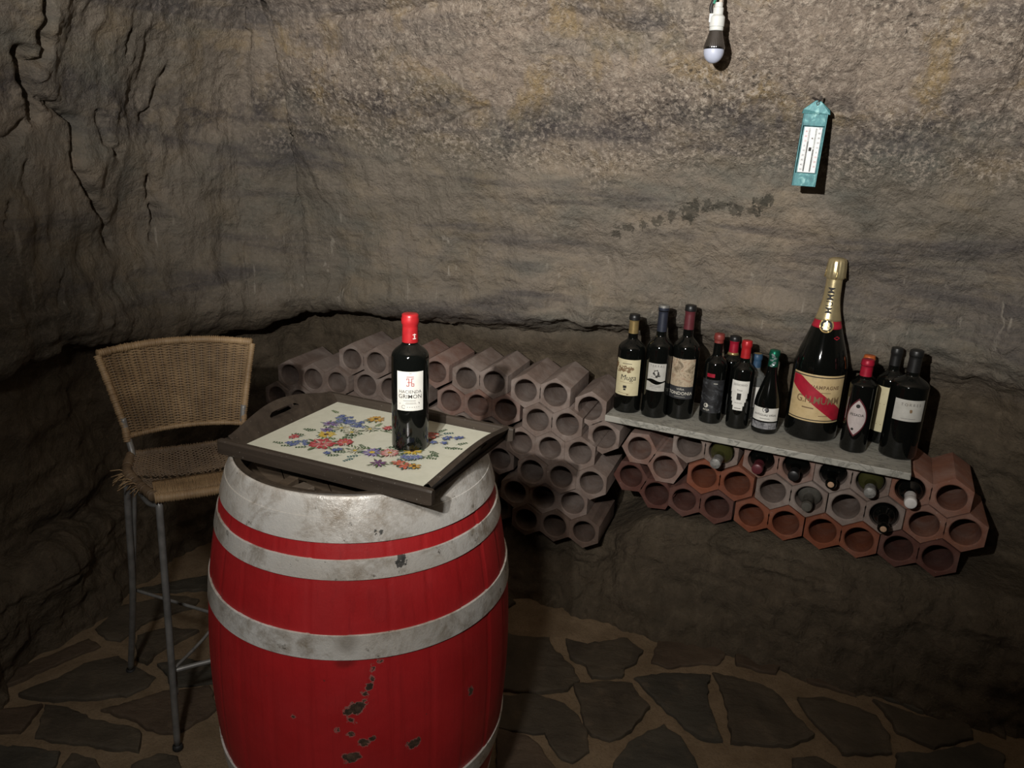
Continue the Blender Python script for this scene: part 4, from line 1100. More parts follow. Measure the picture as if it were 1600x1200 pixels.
def shelf_bottles():
    z = SHZ
    # 1 muga
    p = (.395, 2.484, z)
    root, rf = bottle(p, face(p[0], p[1], -9), 'black bottle with gold neck and cream printed label at left end of marble board', .0455, .331, .0150, .205, .252, 'glass_black', 1.7, 'gold', .063, ('cap_black', .313, .331))
    r = .0455; mb = MB(); patch(mb, r, -.047, .043, .062, .186); lab = mb.build('label', M['lab_cream'], root)
    mb = MB(); write(mb, 'Muga', .026, r, .004, .124, 0, 1.0, .98, shear=.1, bold=0.0)
    bar(mb, r, -.012, .092, .000, .0925, .009, n=3); bar(mb, r, -.010, .083, -.002, .0835, .006, n=3)
    bar(mb, r, -.02, .172, .012, .172, .0018); mb.build('lettering', M['ink'], lab)
    mb = MB()
    for k in range(9): blob(mb, r, -.030 + .0055 * k, .152 + .006 * math.sin(k * 1.9), .008, .0055, rag=.4)
    blob(mb, r, -.036, .150, .012, .010, rag=.35); blob(mb, r, -.043, .165, .006, .010, rag=.3); mb.build('vineyard_drawing', M['ink_brown'], lab)
    mb = MB(); bar(mb, r, -.030, .071, .012, .068, .0012); bar(mb, r, -.025, .108, .02, .106, .0010); bar(mb, r, .002, .066, .008, .066, .003, n=2); mb.build('small_print', M['ink_brown'], lab)
    # 2 grey double label
    p = (.480, 2.443, z)
    root, rf = bottle(p, face(p[0], p[1], -4), 'tall black bottle with pale cap and split grey label, second from left on marble board', .0428, .373, .0152, .225, .275, 'glass_black', 1.6, 'cap_navy', .085, ('cap_grey', .3665, .373))
    r = .0428; mb = MB()
    patch(mb, r, -.031, .031, lambda u: .131 + .004 * math.sin(u * 6.28), .1875, nx=24); lab = mb.build('label', M['lab_grey'], root)
    mb = MB(); patch(mb, r, -.033, .031, .094, lambda u: .121 + .0045 * math.sin(u * 6.28 + 1.2), nx=24); l2 = mb.build('label', M['lab_grey'], root)
    mb = MB(); write(mb, 'TERRAS', .0105, r, 0, .1785, 0, 1.0, 1.45); mb.build('lettering', M['ink_grey'], lab)
    mb = MB(); blob(mb, r, 0, .155, .011, .0105, rag=.3); blob(mb, r, -.004, .143, .010, .0035, rag=.4); blob(mb, r, .008, .146, .007, .003, rag=.4); mb.build('figure_emblem', M['ink'], lab)
    mb = MB(); blob(mb, r, -.002, .157, .004, .004, rag=.3, eps=.0008); mb.build('emblem_light', M['lab_grey'], lab)
    mb = MB(); bar(mb, r, -.018, .113, .018, .1125, .0018); bar(mb, r, -.018, .108, .018, .1075, .0018); bar(mb, r, -.012, .102, .006, .102, .0014); mb.build('small_print', M['ink_grey'], l2)
    # 3 tondonia
    p = (.566, 2.441, z)
    root, rf = bottle(p, face(p[0], p[1], -7), 'tall black bottle with maroon capsule and sepia artwork label, third from left on marble board', .0435, .377, .0155, .226, .278, 'glass_black', 1.6, 'cap_maroon', .078, ('cap_black', .357, .377))
    r = .0435; mb = MB(); patch(mb, r, -.044, .044, .072, .208); lab = mb.build('label', M['lab_dark'], root); lab['label'] = 'dark label with pale lettering'
    mb = MB(); patch(mb, r, -.043, .043, .114, .207, eps=.0006); mb.build('artwork', M['lab_art'], lab)
    mb = MB(); write(mb, 'TONDONIA', .0150, r, 0, .0905, 0, .98, 1.05, eps=.0007, bold=.0003); write(mb, 'VIÑA', .0085, r, 0, .1045, 0, 1.1, 1.2, eps=.0007)
    bar(mb, r, -.018, .079, .018, .079, .0008); mb.build('lettering', M['ink_pale'], lab)
    # 4 dark artwork, dull red capsule
    p = (.659, 2.403, z)
    root, rf = bottle(p, face(p[0], p[1], -8), 'black bottle with dull red capsule and dark night-grey label beside the sepia label bottle', .0360, .297, .0142, .188, .228, 'glass_black', 1.7, 'cap_dullred', .030)
    r = .0360; mb = MB(); patch(mb, r, -.040, .045, .038, .150, nx=26); lab = mb.build('label', M['lab_night'], root)
    mb = MB(); blob(mb, r, -.012, .062, .0075, .0075); bar(mb, r, .005, .138, .018, .138, .0018); mb.build('round_seal', M['ink_pale'], lab)
    mb = MB(); write(mb, 'R', .008, r, -.012, .062, 0, eps=.0008); mb.build('seal_letter', M['ink'], lab)
    mb = MB(); write(mb, 'RIOJA', .0085, r, -.010, .0475, 0, 1.0, 1.0); mb.build('lettering', M['ink_pale'], lab)
    mb = MB(); patch(mb, r, -.020, .006, .158, .170); mb.build('red_label', M['cap_crimson'], root)
    # 5 crimson capsule behind
    p = (.738, 2.500, z)
    root, rf = bottle(p, face(p[0], p[1], 0), 'black bottle with crimson capsule and black top, half hidden behind the dull red one', .0365, .268, .0142, .170, .212, 'glass_black', 1.7, 'cap_crimson', .055, ('cap_black', .252, .268))
    mb = MB(); lathe(mb, [(rf(.205) , .205), (rf(.205) + .0012, .2052), (rf(.212) + .0012, .2125), (rf(.2125), .213)], 32); mb.build('neck_band', M['gold'], root)
    # 6 stepped white label
    p = (.738, 2.364, z)
    root, rf = bottle(p, face(p[0], p[1], -6), 'black bottle with bright red capsule and white stepped label at middle of marble board', .0360, .287, .0142, .180, .222, 'glass_black', 1.7, 'cap_red', .056)
    r = .0360; mb = MB()
    zz = [.064, .079, .079, .092, .092, .104, .104, .122, .122, .162]; hw = [.0155, .0155, .0195, .0195, .0235, .0235, .0265, .0265, .0295, .0295]
    for a in range(0, 10, 2): patch(mb, r, -hw[a], hw[a], zz[a], zz[a + 1] + (.0 if a == 8 else .0))
    lab = mb.build('label', M['lab_white'], root)
    mb = MB(); patch(mb, r, -.0065, .0065, .099, .121, eps=.0006); mb.build('dark_picture', M['ink'], lab)
    mb = MB(); write(mb, 'SEÑORIO', .0098, r, 0, .1485, 0, 1.0, 1.1); write(mb, 'Tinto', .008, r, 0, .131); write(mb, 'CRIANZA', .006, r, 0, .0885); bar(mb, r, -.010, .071, .010, .071, .0024); mb.build('lettering', M['ink_grey'], lab)
    # 7 clear bottle
    p = (.803, 2.445, z)
    root, rf = bottle(p, face(p[0], p[1], 0), 'clear glass bottle with blue capsule, behind the white stepped label bottle', .0345, .225, .0140, .140, .172, 'glass_clear', 1.6, 'cap_blue', .045)
    mb = MB(); patch(mb, .0345, -.020, .032, .050, .120); mb.build('label', M['lab_white'], root)
    mb = MB(); lathe(mb, [(.0001, .2265), (.009, .2265), (.0135, .2255)], 24); mb.build('cap_top', M['gold'], root)
    # 8 green foil
    p = (.818, 2.332, z)
    root, rf = bottle(p, face(p[0], p[1], -3), 'sloping-shouldered dark bottle with green foil neck and white band label', .0405, .268, .0140, .088, .215, 'glass_black', .95, 'green_foil', .052)
    r = .0405; mb = MB(); patch(mb, r, -.046, .046, .044, .087, nx=26); lab = mb.build('label', M['lab_white'], root)
    mb = MB(); patch(mb, r, -.046, .046, .017, .039, nx=26); mb.build('etched_band', M['lab_etch'], root)
    mb = MB(); blob(mb, r, 0, .081, .0095, .009, rag=.12); write(mb, 'ANTIGUAS VIÑAS', .0092, r, 0, .0635, 0, 1.0, 1.0); bar(mb, r, -.015, .052, .015, .052, .0014); mb.build('lettering', M['ink'], lab)
    mb = MB(); blob(mb, r, .001, .082, .005, .005, rag=.3, eps=.0008); mb.build('crest', M['lab_etch'], lab)
    mb = MB()
    for k in range(7):
        zz_ = .219 + .006 * k; blob(mb, lambda q: rf(q) + .0008, random.uniform(-.006, .006), zz_, .005, .004, rag=.4)
    mb.build('foil_print', M['silver_foil'], root)
    # 9 giant champagne bottle
    p = (.962, 2.323, z)
    root, rf = bottle(p, face(p[0], p[1], 4), 'giant dark champagne bottle with gold foil neck and red sash label', .0795, .556, .0215, .222, .466, 'glass_black', .86)
    r = .0795
    H = .556
    mb = MB(); e = .0010       # gold foil, crimped over the cork
    zc = list(np.linspace(.375, .500, 22)); q = [(rf(zz) + e, zz) for zz in zc]
    lathe(mb, [(q[0][0] - e, .3745)] + q, 56)
    foil = mb.build('gold_foil', M['goldpale'], root)
    mb = MB()
    q = [(rf(.499) + e, .499), (.0255, .501), (.0290, .508), (.0285, .524), (.0275, .540), (.0265, .552), (.0235, .560), (.0150, .5635), (.0001, .565)]
    lathe(mb, q, 72, rad=lambda rr, zz, a: rr * (1 + .035 * math.sin(7 * a + 14 * zz) + .02 * math.sin(17 * a + 3) * (1 if zz < .556 else .3)))
    mb.build('crimped_cap', M['goldpale'], root)
    mb = MB()
    for a in range(0, 360, 90):
        pts = [(.0300 * math.cos(R(a + 6 * math.sin(t * 5))), .0300 * math.sin(R(a + 6 * math.sin(t * 5))), .503 + .055 * t) for t in np.linspace(0, 1, 9)]
        tube(mb, [(x * (1 - .2 * i / 8), y * (1 - .2 * i / 8), zz) for i, (x, y, zz) in enumerate(pts)], .0011, 6)
    mb.build('wire_cage', M['gold'], root)
    mb = MB(); zc = np.linspace(.352, .3755, 6); q = [(rf(zz) + .0006, zz) for zz in zc]
    lathe(mb, [(q[0][0] - .0006, .3518)] + q, 56, rad=None); mb.build('red_neck_collar', M['sash'], root)
    mb = MB()
    v, f = text_shape('MUMM', .0270, .95, 1.05, .0002)
    rr = lambda zz: rf(zz)
    mb.add([on_round(-pp[1] - .004, .437 + pp[0], rr, .0014) for pp in v], f, 0, False); mb.build('neck_lettering', M['ink'], foil)
    mb = MB(); blob(mb, rr, -.004, .362, .021, .021, eps=.0016, n=28); seal = mb.build('round_seal', M['gold'], root)
    mb = MB(); blob(mb, rr, -.004, .362, .0165, .0165, eps=.0022, n=28); mb.build('seal_field', M['ink'], seal)
    mb = MB()
    for dx, dz, a_, b_ in ((-.004, .357, .0115, .004), (-.009, .364, .004, .007), (.001, .364, .004, .007), (-.004, .368, .004, .008), (-.004, .352, .008, .003)):
        blob(mb, rr, dx, dz, a_, b_, eps=.0028, rag=.15)
    mb.build('seal_emblem', M['goldpale'], seal)
    mb = MB(); blob(mb, rr, .033, .327, .011, .006, n=4, eps=.0006); mb.build('neck_sticker', M['sash'], root)
    mb = MB(); patch(mb, r, -.088, .088, .0640, .2150, nx=40); lab = mb.build('label', M['lab_tan'], root)
    mb = MB()
    patch(mb, r, -.088, .088, .2065, .2098, nx=40, eps=.0006); mb.build('label_border', M['ink'], lab)
    mb = MB(); patch(mb, r, -.088, .088, .0685, .0715, nx=40, eps=.0006); mb.build('label_border', M['ink'], lab)
    mb = MB(); write(mb, 'CHAMPAGNE', .0155, r, .016, .176, 0, .95, 1.15, bold=.0006); bar(mb, r, -.04, .108, -.005, .1075, .004); bar(mb, r, .012, .085, .040, .0855, .0022)
    bar(mb, r, .01, .160, .04, .160, .0018); mb.build('lettering', M['ink_brown'], lab)
    mb = MB(); n = 26; v = []; f = []
    for k in range(n + 1):
        t = k / n; x = -.086 + .172 * t; zc_ = .2010 - .122 * t
        lo_, hi_ = max(.0718, zc_ - .0265), min(.2062, zc_ + .0265)
        v += [on_round(x, lo_, r, .0010), on_round(x, hi_, r, .0010)]
    for k in range(n): f.append((2 * k, 2 * k + 2, 2 * k + 3, 2 * k + 1))
    mb.add(v, f, 0, True); mb.build('red_sash', M['sash'], lab)
    mb = MB(); write(mb, 'G.H.MUMM', .0320, r, .006, .1340, 0, .84, 1.0, eps=.0016, bold=.0004); mb.build('brand_lettering', M['ink_brown'], lab)
    # 10 oval label
    p = (1.050, 2.200, z)
    root, rf = bottle(p, face(p[0], p[1], -6), 'black bottle with red capsule and almond shaped rose label beside the giant champagne bottle', .0380, .285, .0160, .205, .228, 'glass_black', 1.3, 'cap_crimson', .050)
    r = .0380
    def alm(k): return lambda t: k * (1 - abs(2 * t - 1) ** 2.0)
    mb = MB(); patch(mb, r, lambda t: -.0295 * (1 - abs(2 * t - 1) ** 2.0) - .0002, lambda t: .0295 * (1 - abs(2 * t - 1) ** 2.0) + .0002, .052, .172, nz=24); rim = mb.build('label_rim', M['cap_maroon'], root)
    mb = MB(); patch(mb, r, lambda t: -.0262 * (1 - abs(2 * t - 1) ** 2.0) - .0002, lambda t: .0262 * (1 - abs(2 * t - 1) ** 2.0) + .0002, .058, .166, nz=24, eps=.0006); lab = mb.build('label', M['lab_rose'], root)
    mb = MB(); blob(mb, r, 0, .148, .006, .006, eps=.0009); write(mb, 'PESADA', .0112, r, 0, .120, 0, 1.0, 1.0, eps=.0009); blob(mb, r, -.006, .075, .004, .004, eps=.0009); mb.build('lettering', M['ink'], lab)
    mb = MB(); bar(mb, r, -.0385, .100, -.0365, .168, .0022); mb.build('side_strip', M['lab_rose'], root)
    # 11 orange capsule behind
    p = (1.100, 2.300, z)
    root, rf = bottle(p, face(p[0], p[1], 0), 'dark bottle with orange capsule, half hidden behind the almond label bottle', .0365, .272, .0150, .176, .214, 'glass_black', 1.6, 'cap_orange', .050)
    # 12 tall white label
    p = (1.172, 2.283, z)
    root, rf = bottle(p, face(p[0], p[1], -10), 'black bottle with tall cream label ruled in three, partly behind the right end bottle', .0400, .304, .0148, .196, .236, 'glass_black', 1.5, 'cap_black', .055)
    r = .0400; mb = MB(); patch(mb, r, -.038, .038, .040, .185); lab = mb.build('label', M['lab_cream'], root)
    mb = MB(); bar(mb, r, -.038, .130, .038, .130, .0015); bar(mb, r, -.038, .064, .038, .064, .0015); mb.build('ruled_lines', M['ink_brown'], lab)
    # 13 right end
    p = (1.173, 2.172, z)
    root, rf = bottle(p, face(p[0], p[1], 13), 'wide black bottle with black capsule and short grey label at right end of marble board', .0520, .326, .0170, .215, .252, 'glass_black', 1.5, 'cap_black', .065)
    r = .0520; mb = MB(); patch(mb, r, -.044, .044, .122, .187); lab = mb.build('label', M['lab_grey'], root)
    mb = MB(); write(mb, 'TORRES', .0115, r, .002, .172, 0, 1.0, 1.5); bar(mb, r, -.02, .13, .02, .13, .0012); mb.build('lettering', M['ink_grey'], lab)
    mb = MB(); blob(mb, r, .004, .154, .004, .0055, rag=.2); mb.build('crest', M['ink_brown'], lab)
shelf_bottles()

LEFT_ROWS = [
    (0.752, [(-0.566, 2.799, 2, True), (-0.332, 2.716, 2, True), (-0.116, 2.619, 2, True), (0.098, 2.502, 2, True)]),
    (0.656, [(-0.778, 2.854, 3, False), (-0.458, 2.764, 3, False), (-0.120, 2.621, 3, False), (0.142, 2.476, 2, True)]),
    (0.560, [(-0.836, 2.866, 3, False), (-0.512, 2.782, 3, False), (-0.182, 2.651, 3, False), (0.140, 2.477, 3, False)]),
    (0.464, [(-0.476, 2.770, 3, False), (-0.134, 2.627, 3, False), (0.184, 2.450, 3, False)]),
    (0.368, [(-0.550, 2.794, 3, False), (-0.198, 2.658, 3, False), (0.128, 2.484, 3, False)]),
    (0.272, [(-0.488, 2.774, 3, False), (-0.136, 2.628, 3, False), (0.172, 2.457, 3, False)]),
]

# ------------------------------------------------------------------ terracotta wine tiles
TS = 0.108; THH = 0.127; TLEN = 0.232; HOLE = 0.0412
def tile_mesh(n, slots, seed, roll=0.0, length=TLEN):
    """n six-sided cells side by side, bored through; slots: cut a slit between cells"""
    rg = random.Random(seed); NS = 48; a = TS / 2 * .996; hv = THH / 2; hs = hv / 2
    cr, sr = math.cos(roll), math.sin(roll)
    mb = MB()
    def hexpt(th):
        # pointy hexagon, flats at x = +-a, corners at (0, +-hv), (+-a, +-hs)
        dx, dz = math.cos(th), math.sin(th); t = 1e9
        if abs(dx) > 1e-9: t = min(t, a / abs(dx))
        den = abs(dx) * (hv - hs) / a + abs(dz)
        t = min(t, hv / den)
        return dx * t, dz * t
    corner = [math.atan2(hs, a), math.pi / 2, math.pi - math.atan2(hs, a), -math.pi + math.atan2(hs, a), -math.pi / 2, -math.atan2(hs, a)]
    ths = sorted(set([round(2 * math.pi * k / NS - math.pi, 6) for k in range(NS)] + [round(c, 6) for c in corner]))
    ths2 = [ths[0]]
    for t in ths[1:]:
        if t - ths2[-1] > .03: ths2.append(t)
        elif any(abs(t - c) < 1e-5 for c in corner): ths2[-1] = t
    ths = ths2; m = len(ths)
    L_ = length
    for c in range(n):
        cx = (c - (n - 1) / 2) * TS
        hr = HOLE * rg.uniform(.97, 1.03); ox, oz = rg.uniform(-.0012, .0012), rg.uniform(-.0012, .0012)
        face_dy = rg.uniform(-.001, .001)
        O = []; kind = []
        for t in ths:
            x, z = hexpt(t)
            onL = x < -a * .999 and abs(z) <= hs + 1e-6; onR = x > a * .999 and abs(z) <= hs + 1e-6
            sl = False
            if (onL and c > 0) or (onR and c < n - 1):
                k_ = 'shared'
                if slots and abs(z) < .019:
                    x -= math.copysign(.0011 + (.0010 if abs(z) > .012 else 0), x); sl = True
                elif abs(z) < hs - .004: pass
            else: k_ = 'outer'
            if k_ == 'outer':
                x *= 1 + rg.uniform(-.006, .004); z *= 1 + rg.uniform(-.006, .004)
            O.append((x, z)); kind.append((k_, sl))
        v = []
        # rings: outer back, outer front(bevel), face front outer, face inner, hole lip, hole back
        for (x, z) in O: v.append((cx + x, L_, z))
        for (x, z) in O: v.append((cx + x, .0018, z))
        for (x, z), (k_, sl) in zip(O, kind):
            q = .985 if k_ == 'outer' else 1.0
            v.append((cx + x * q, face_dy + rg.uniform(-.0004, .0004), z * q))
        for t in ths: v.append((cx + ox + (hr + .0030) * math.cos(t), face_dy + .0002, oz + (hr + .0030) * math.sin(t)))
        for t in ths: 
            q = hr * rg.uniform(.988, 1.0)
            v.append((cx + ox + q * math.cos(t), .0032, oz + q * math.sin(t)))
        for t in ths: v.append((cx + ox + hr * math.cos(t), L_ * .5, oz + hr * math.sin(t)))
        for t in ths: v.append((cx + ox + hr * math.cos(t), L_, oz + hr * math.sin(t)))
        f = []; fs = []
        for k in range(m):
            k2 = (k + 1) % m
            sh = kind[k][0] == 'shared' and kind[k2][0] == 'shared'
            if not sh or (kind[k][1] or kind[k2][1]):
                f.append((k, k2, m + k2, m + k)); fs.append(False)
            f.append((m + k, m + k2, 2 * m + k2, 2 * m + k)); fs.append(False)
            f.append((2 * m + k, 2 * m + k2, 3 * m + k2, 3 * m + k)); fs.append(False)
            for r_ in (3, 4, 5):
                f.append((r_ * m + k, r_ * m + k2, (r_ + 1) * m + k2, (r_ + 1) * m + k)); fs.append(True)
            f.append((6 * m + k, 6 * m + k2, k2, k)); fs.append(False)
        v = [(x * cr - z * sr, y, x * sr + z * cr) for x, y, z in v]
        f2 = [q[::-1] for q in f]
        for q, s_ in zip(f2, fs): pass
        base = mb.n
        mb.v += v
        for q, s_ in zip(f2, fs): mb.f.append(tuple(i + base for i in q)); mb.m.append(0); mb.s.append(s_)
        mb.n += len(v)
    return mb
_tid = [0]
def tile(px, n, label, mat, rz, slots=False, roll=0.0, group='terracotta wine tiles', length=TLEN):
    _tid[0] += 1
    o = tile_mesh(n, slots, _tid[0], roll, length).build('wine_tile', M[mat], sharp=30)
    o.location = px; o.rotation_euler = (0, 0, rz)
    tag(o, label, 'wine tile', group)
    return o

ORD = ['', 'second ', 'third ', 'fourth ', 'fifth ', 'sixth ', 'seventh ']
CELL = {1: 'single-cell', 2: 'two-cell', 3: 'three-cell'}
ROWN = ['top', 'second', 'third', 'fourth', 'fifth', 'bottom']
# left stack: rows of (x, y, cells, slit?) for the middle of each front face, left to right
EB = R(-20)
for ri, (zr, row) in enumerate(LEFT_ROWS):
    for k, (x, y, n, slots) in enumerate(row):
        if ri < 3:
            pos = 'at left end of' if k == 0 else (ORD[k] + 'from left in')
            lab = 'dusty grey %s wine tile %s the %s row of the left stack' % (CELL[n], pos, ROWN[ri])
        else:
            q = len(row) - 1 - k
            pos = 'at right end of' if q == 0 else (ORD[q] + 'from right in')
            lab = ('dusty grey' if ri < 5 else 'dark brown') + ' %s wine tile %s the %s row of the left stack' % (CELL[n], pos, ROWN[ri])
        tile((x, y, zr), n, lab,
             ['tc_dusty', 'tc_pink', 'tc_dusty'][(k + ri * 2) % 3] if ri < 2 else ('tc_dusty' if ri < 5 else 'tc_brown'), EB, slots, group='wine tiles of the left stack')
# two-cell block wedged on its corner at the right end of the left stack
tile((.293, 2.446, .672), 2, 'dusty two-cell wine tile tipped on end between the stacks, touching the marble board', 'tc_dusty', EB, True, R(-60), group='wine tiles of the left stack')

# right stack: regular courses under the marble board
C0 = Vector((.32538, 2.50512, 0))
CP = TS
def cpos(u, z): return C0 + SE * u + Vector((0, 0, z))
RB_ = [(.352, 'tc_dusty'), (.584, 'tc_pink'), (.800, 'tc_dusty'), (1.016, 'tc_red')]
RM = [(.412, 'tc_orange'), (.635, 'tc_dusty'), (.853, 'tc_dusty'), (1.071, 'tc_red')]
RL = [(.358, 'tc_dark'), (.580, 'tc_orange'), (.799, 'tc_orange'), (1.017, 'tc_dark')]
side = ['at left end of', 'second from left in', 'third from left in', 'at right end of']
desc = {'tc_dusty': 'greyish', 'tc_pink': 'pinkish', 'tc_red': 'reddish', 'tc_orange': 'orange-red', 'tc_dark': 'dark red'}
for (rowname, z, row) in (('top', .630, RB_), ('middle', .5315, RM), ('bottom', .433, RL)):
    for k, (u, mt) in enumerate(row):
        c = cpos(u, z)
        tile(tuple(c), 2, '%s two-cell wine tile %s the %s row under the marble board' % (desc[mt], side[k], rowname), mt, SA + R(random.uniform(-.8, .8)), True, group='wine tiles under the marble board')
# two tipped blocks at the near left of the right stack
c = Vector((.488, 2.428, .560)); tile(tuple(c), 2, 'pinkish two-cell wine tile tipped downhill just below the left end of the marble board', 'tc_pink', SA, True, R(-27), group='wine tiles under the marble board')
c = Vector((.472, 2.452, .447)); tile(tuple(c), 2, 'dark two-cell clay wine tile tipped downhill in the gap between the stacks', 'tc_dark', SA, True, R(-24), group='wine tiles under the marble board', length=.2)

# bottles lying in the tiles of the right stack, necks towards the room
def lying(u, z, glass, cap, cap_h, label, cork=False, out=.100, Rb=.0365, roll=0.0):
    H = .295
    root, rf = bottle((0, 0, 0), 0, label, Rb, H, .0148, .185, .222, glass, 1.5, cap, cap_h, None, cork, group='bottles lying in the wine tiles')
    c = cpos(u, z - (HOLE - Rb) * .80)
    # local +z (neck) points out of the tile: -SN
    d = -SN
    root.location = c - d * (H - out)
    root.rotation_euler = d.to_track_quat('Z', 'Y').to_euler()
    return root
lying(.406, .630, 'glass_olive', 'cap_grey', .048, 'olive glass bottle with grey neck lying in the top row, leftmost of the lying bottles')
lying(.530, .630, 'glass_black', 'cap_maroon', .050, 'black bottle with maroon neck lying in the top row below the green foil bottle', out=.075)
lying(.638, .630, 'glass_black', 'cap_black', .040, 'all black bottle with black neck lying in the top row below the giant champagne bottle', out=.070)
lying(.746, .630, 'glass_black', None, 0, 'black uncapped bottle showing a bare cork lying in the top row', True, out=.075)
lying(.854, .630, 'glass_olive', 'cap_grey', .040, 'olive glass bottle with grey neck lying in the top row beside the white-necked one', out=.080)
lying(.962, .630, 'glass_black', 'cap_white', .058, 'black bottle with bright white neck lying in the top row, rightmost of the lying bottles', out=.095)
lying(.689, .5315, 'glass_dusty', None, 0, 'dust-covered grey bottle lying in the middle row of tiles', out=.055)
lying(.907, .5315, 'glass_black', None, 0, 'black bottle with a small pale cork lying in the middle row', True, out=.090)

# ------------------------------------------------------------------ bar stool with woven seat and back
def build_stool():
    A = Vector((-.811, 1.607, 0)); r = Vector((math.cos(R(28)), math.sin(R(28)), 0)); b = Vector((-r.y, r.x, 0))
    root = empty('bar_stool', (A + r * .095 + b * .13), R(28))
    tag(root, 'worn woven rattan bar stool with grey metal legs standing left of the red barrel', 'bar stool')
    OX, OY = -.095, -.13
    P = lambda u, v, z: Vector((u + OX, v + OY, z))
    def leg(pts, rad, name='leg'):
        mb = MB(); tube(mb, smoothpath(pts, 8), rad, 10); return mb.build(name, M['steel'], root)
    def foot(p, par):
        mb = MB(); lathe(mb, [(.0001, 0), (.012, 0), (.0135, .003), (.0125, .012), (.009, .015)], 20, c=(p.x, p.y, 0)); mb.build('foot_cap', M['rubber'], par)
    for s, (tu, tv, fu, fv) in {'fl': (.004, .008, -.014, .045), 'fr': (.186, .008, .204, .045)}.items():
        l = leg([P(tu, tv, .742), P(tu + (fu - tu) * .45, tv + (fv - tv) * .3, .40), P(fu, fv, .008)], .0085)
        foot(P(fu, fv, 0), l)
    for (tu, tv, fu, fv) in ((-.050, .175, -.112, .428), (.240, .175, .302, .428)):
        sg = -1 if tu < .1 else 1
        l = leg([P(tu - sg * .012, tv + .03, .745), P(tu + sg * .010, tv - .005 + .02, .70), P(tu + (fu - tu) * .45, tv + (fv - tv) * .4, .36), P(fu, fv, .008)], .0085)
        foot(P(fu, fv, 0), l)
    # inner bracing tubes doubled against the legs and the foot rails between them
    def strut(pts, rad, name):
        mb = MB(); tube(mb, smoothpath(pts, 6), rad, 8); mb.build(name, M['steel'], root)
    strut([P(-.040, .175, .742), P(-.062, .245, .50), P(-.078, .285, .33)], .0055, 'brace')
    strut([P(.230, .175, .742), P(.252, .245, .50), P(.268, .285, .33)], .0055, 'brace')
    zf = .245
    strut([P(-.004, .040, zf - .07), P(-.002, .044, zf - .008), P(.012, .043, zf), P(.178, .043, zf), P(.192, .044, zf - .008), P(.196, .040, zf - .07)], .0065, 'foot_rail')
    strut([P(-.006, .030, zf + .012), P(.098, .16, zf + .012), P(.262, .33, zf + .09)], .0045, 'cross_brace')
    strut([P(-.078, .300, .352), P(.190, .048, .325)], .0045, 'cross_brace')
    strut([P(.002, .010, .725), P(-.02, .06, .715), P(-.046, .165, .725)], .0055, 'seat_brace')
    # seat frame and back posts
    strut([P(-.050, .200, .742), P(-.040, .246, .765), P(-.044, .262, .80), P(-.052, .272, .86)], .0080, 'back_post')
    strut([P(.240, .200, .742), P(.230, .246, .765), P(.234, .262, .80), P(.242, .272, .86)], .0080, 'back_post')
    # ---- woven seat
    outline = lambda v: (-.006 - .052 * math.sin(min(v / .17, 1) * math.pi / 2) + (.014 * sst(.18, .26, v)), .196 + .052 * math.sin(min(v / .17, 1) * math.pi / 2) - (.014 * sst(.18, .26, v)))
    def sz(u, v): 
        t = (u - .095) / .15
        sag = .020 * max(0, 1 - t * t) * math.sin(math.pi * min(max((v - .02) / .22, 0), 1))
        return .762 - sag + .002 * sst(.16, .26, v)
    mb = MB(); rows = 44
    for i in range(rows):
        v0 = .030 + .222 * i / (rows - 1)
        if .112 < v0 < .132: continue                      # split in the old weave
        l0, r0 = outline(v0); n = 40; pts = []
        wob = random.uniform(-.0015, .0015)
        for k in range(n + 1):
            u = l0 + (r0 - l0) * k / n
            pts.append(P(u, v0 + wob * math.sin(k * .8), sz(u, v0) + .0028 * (1 if (k + i) % 2 else -1)))
        tube(mb, pts, .0026, 5)
    mb.build('seat_weave', M['rattan_dark'], root)
    mb = MB()
    for k in range(15):
        t = k / 14; pts = []
        for i in range(15):
            v0 = .025 + .23 * i / 14; l0, r0 = outline(v0); u = l0 + .008 + (r0 - l0 - .016) * t
            pts.append(P(u, v0, sz(u, v0) - .001))
        tube(mb, pts, .0030, 6)
    mb.build('seat_ribs', M['rattan_dark'], root)
    # flat strip of close-wound cane along the front
    mb = MB()
    for k in range(74):
        t = k / 73; u = -.004 + .198 * t; pts = []
        for a in np.linspace(-.2, 1.15, 9):
            pts.append(P(u + random.uniform(-.0004, .0004), .062 - .066 * min(a / .8, 1) * (a > 0), .7665 - .0010 * a - (.026 * max(0, (a - .62) / .53) ** 1.1)))
        tube(mb, pts, .0017, 4)
    mb.build('front_strip', M['rattan'], root)
    def wound(path, rad, name, mat='rattan', pitch=.0055, ragged=0.1):
        pts = smoothpath(path, 10); mb = MB()
        # resample
        D = [0]
        for a, c in zip(pts[:-1], pts[1:]): D.append(D[-1] + (c - a).length)
        n = int(D[-1] / pitch * 3); q = []
        for i in range(n + 1):
            d = D[-1] * i / n; j = max(0, min(len(D) - 2, int(np.searchsorted(D, d)) - 1))
            t = (d - D[j]) / max(D[j + 1] - D[j], 1e-9); q.append(pts[j] + (pts[j + 1] - pts[j]) * t)
        rr = [rad * ((1.0, 1.12, .90)[i % 3] * (1 + random.uniform(-ragged, ragged))) for i in range(len(q))]
        tube(mb, q, rr, 10); return mb.build(name, M[mat], root)
    wound([P(-.004, -.002, .750), P(.095, -.008, .750), P(.194, -.002, .750)], .0115, 'front_roll')
    for sg in (0, 1):
        mm = (lambda u: u) if sg == 0 else (lambda u: .19 - u)
        wound([P(mm(-.006), .002, .755), P(mm(-.034), .075, .757), P(mm(-.055), .150, .760), P(mm(-.052), .20, .764), P(mm(-.044), .255, .766)], .0105, 'side_roll', 'rattan_dark', ragged=.22)
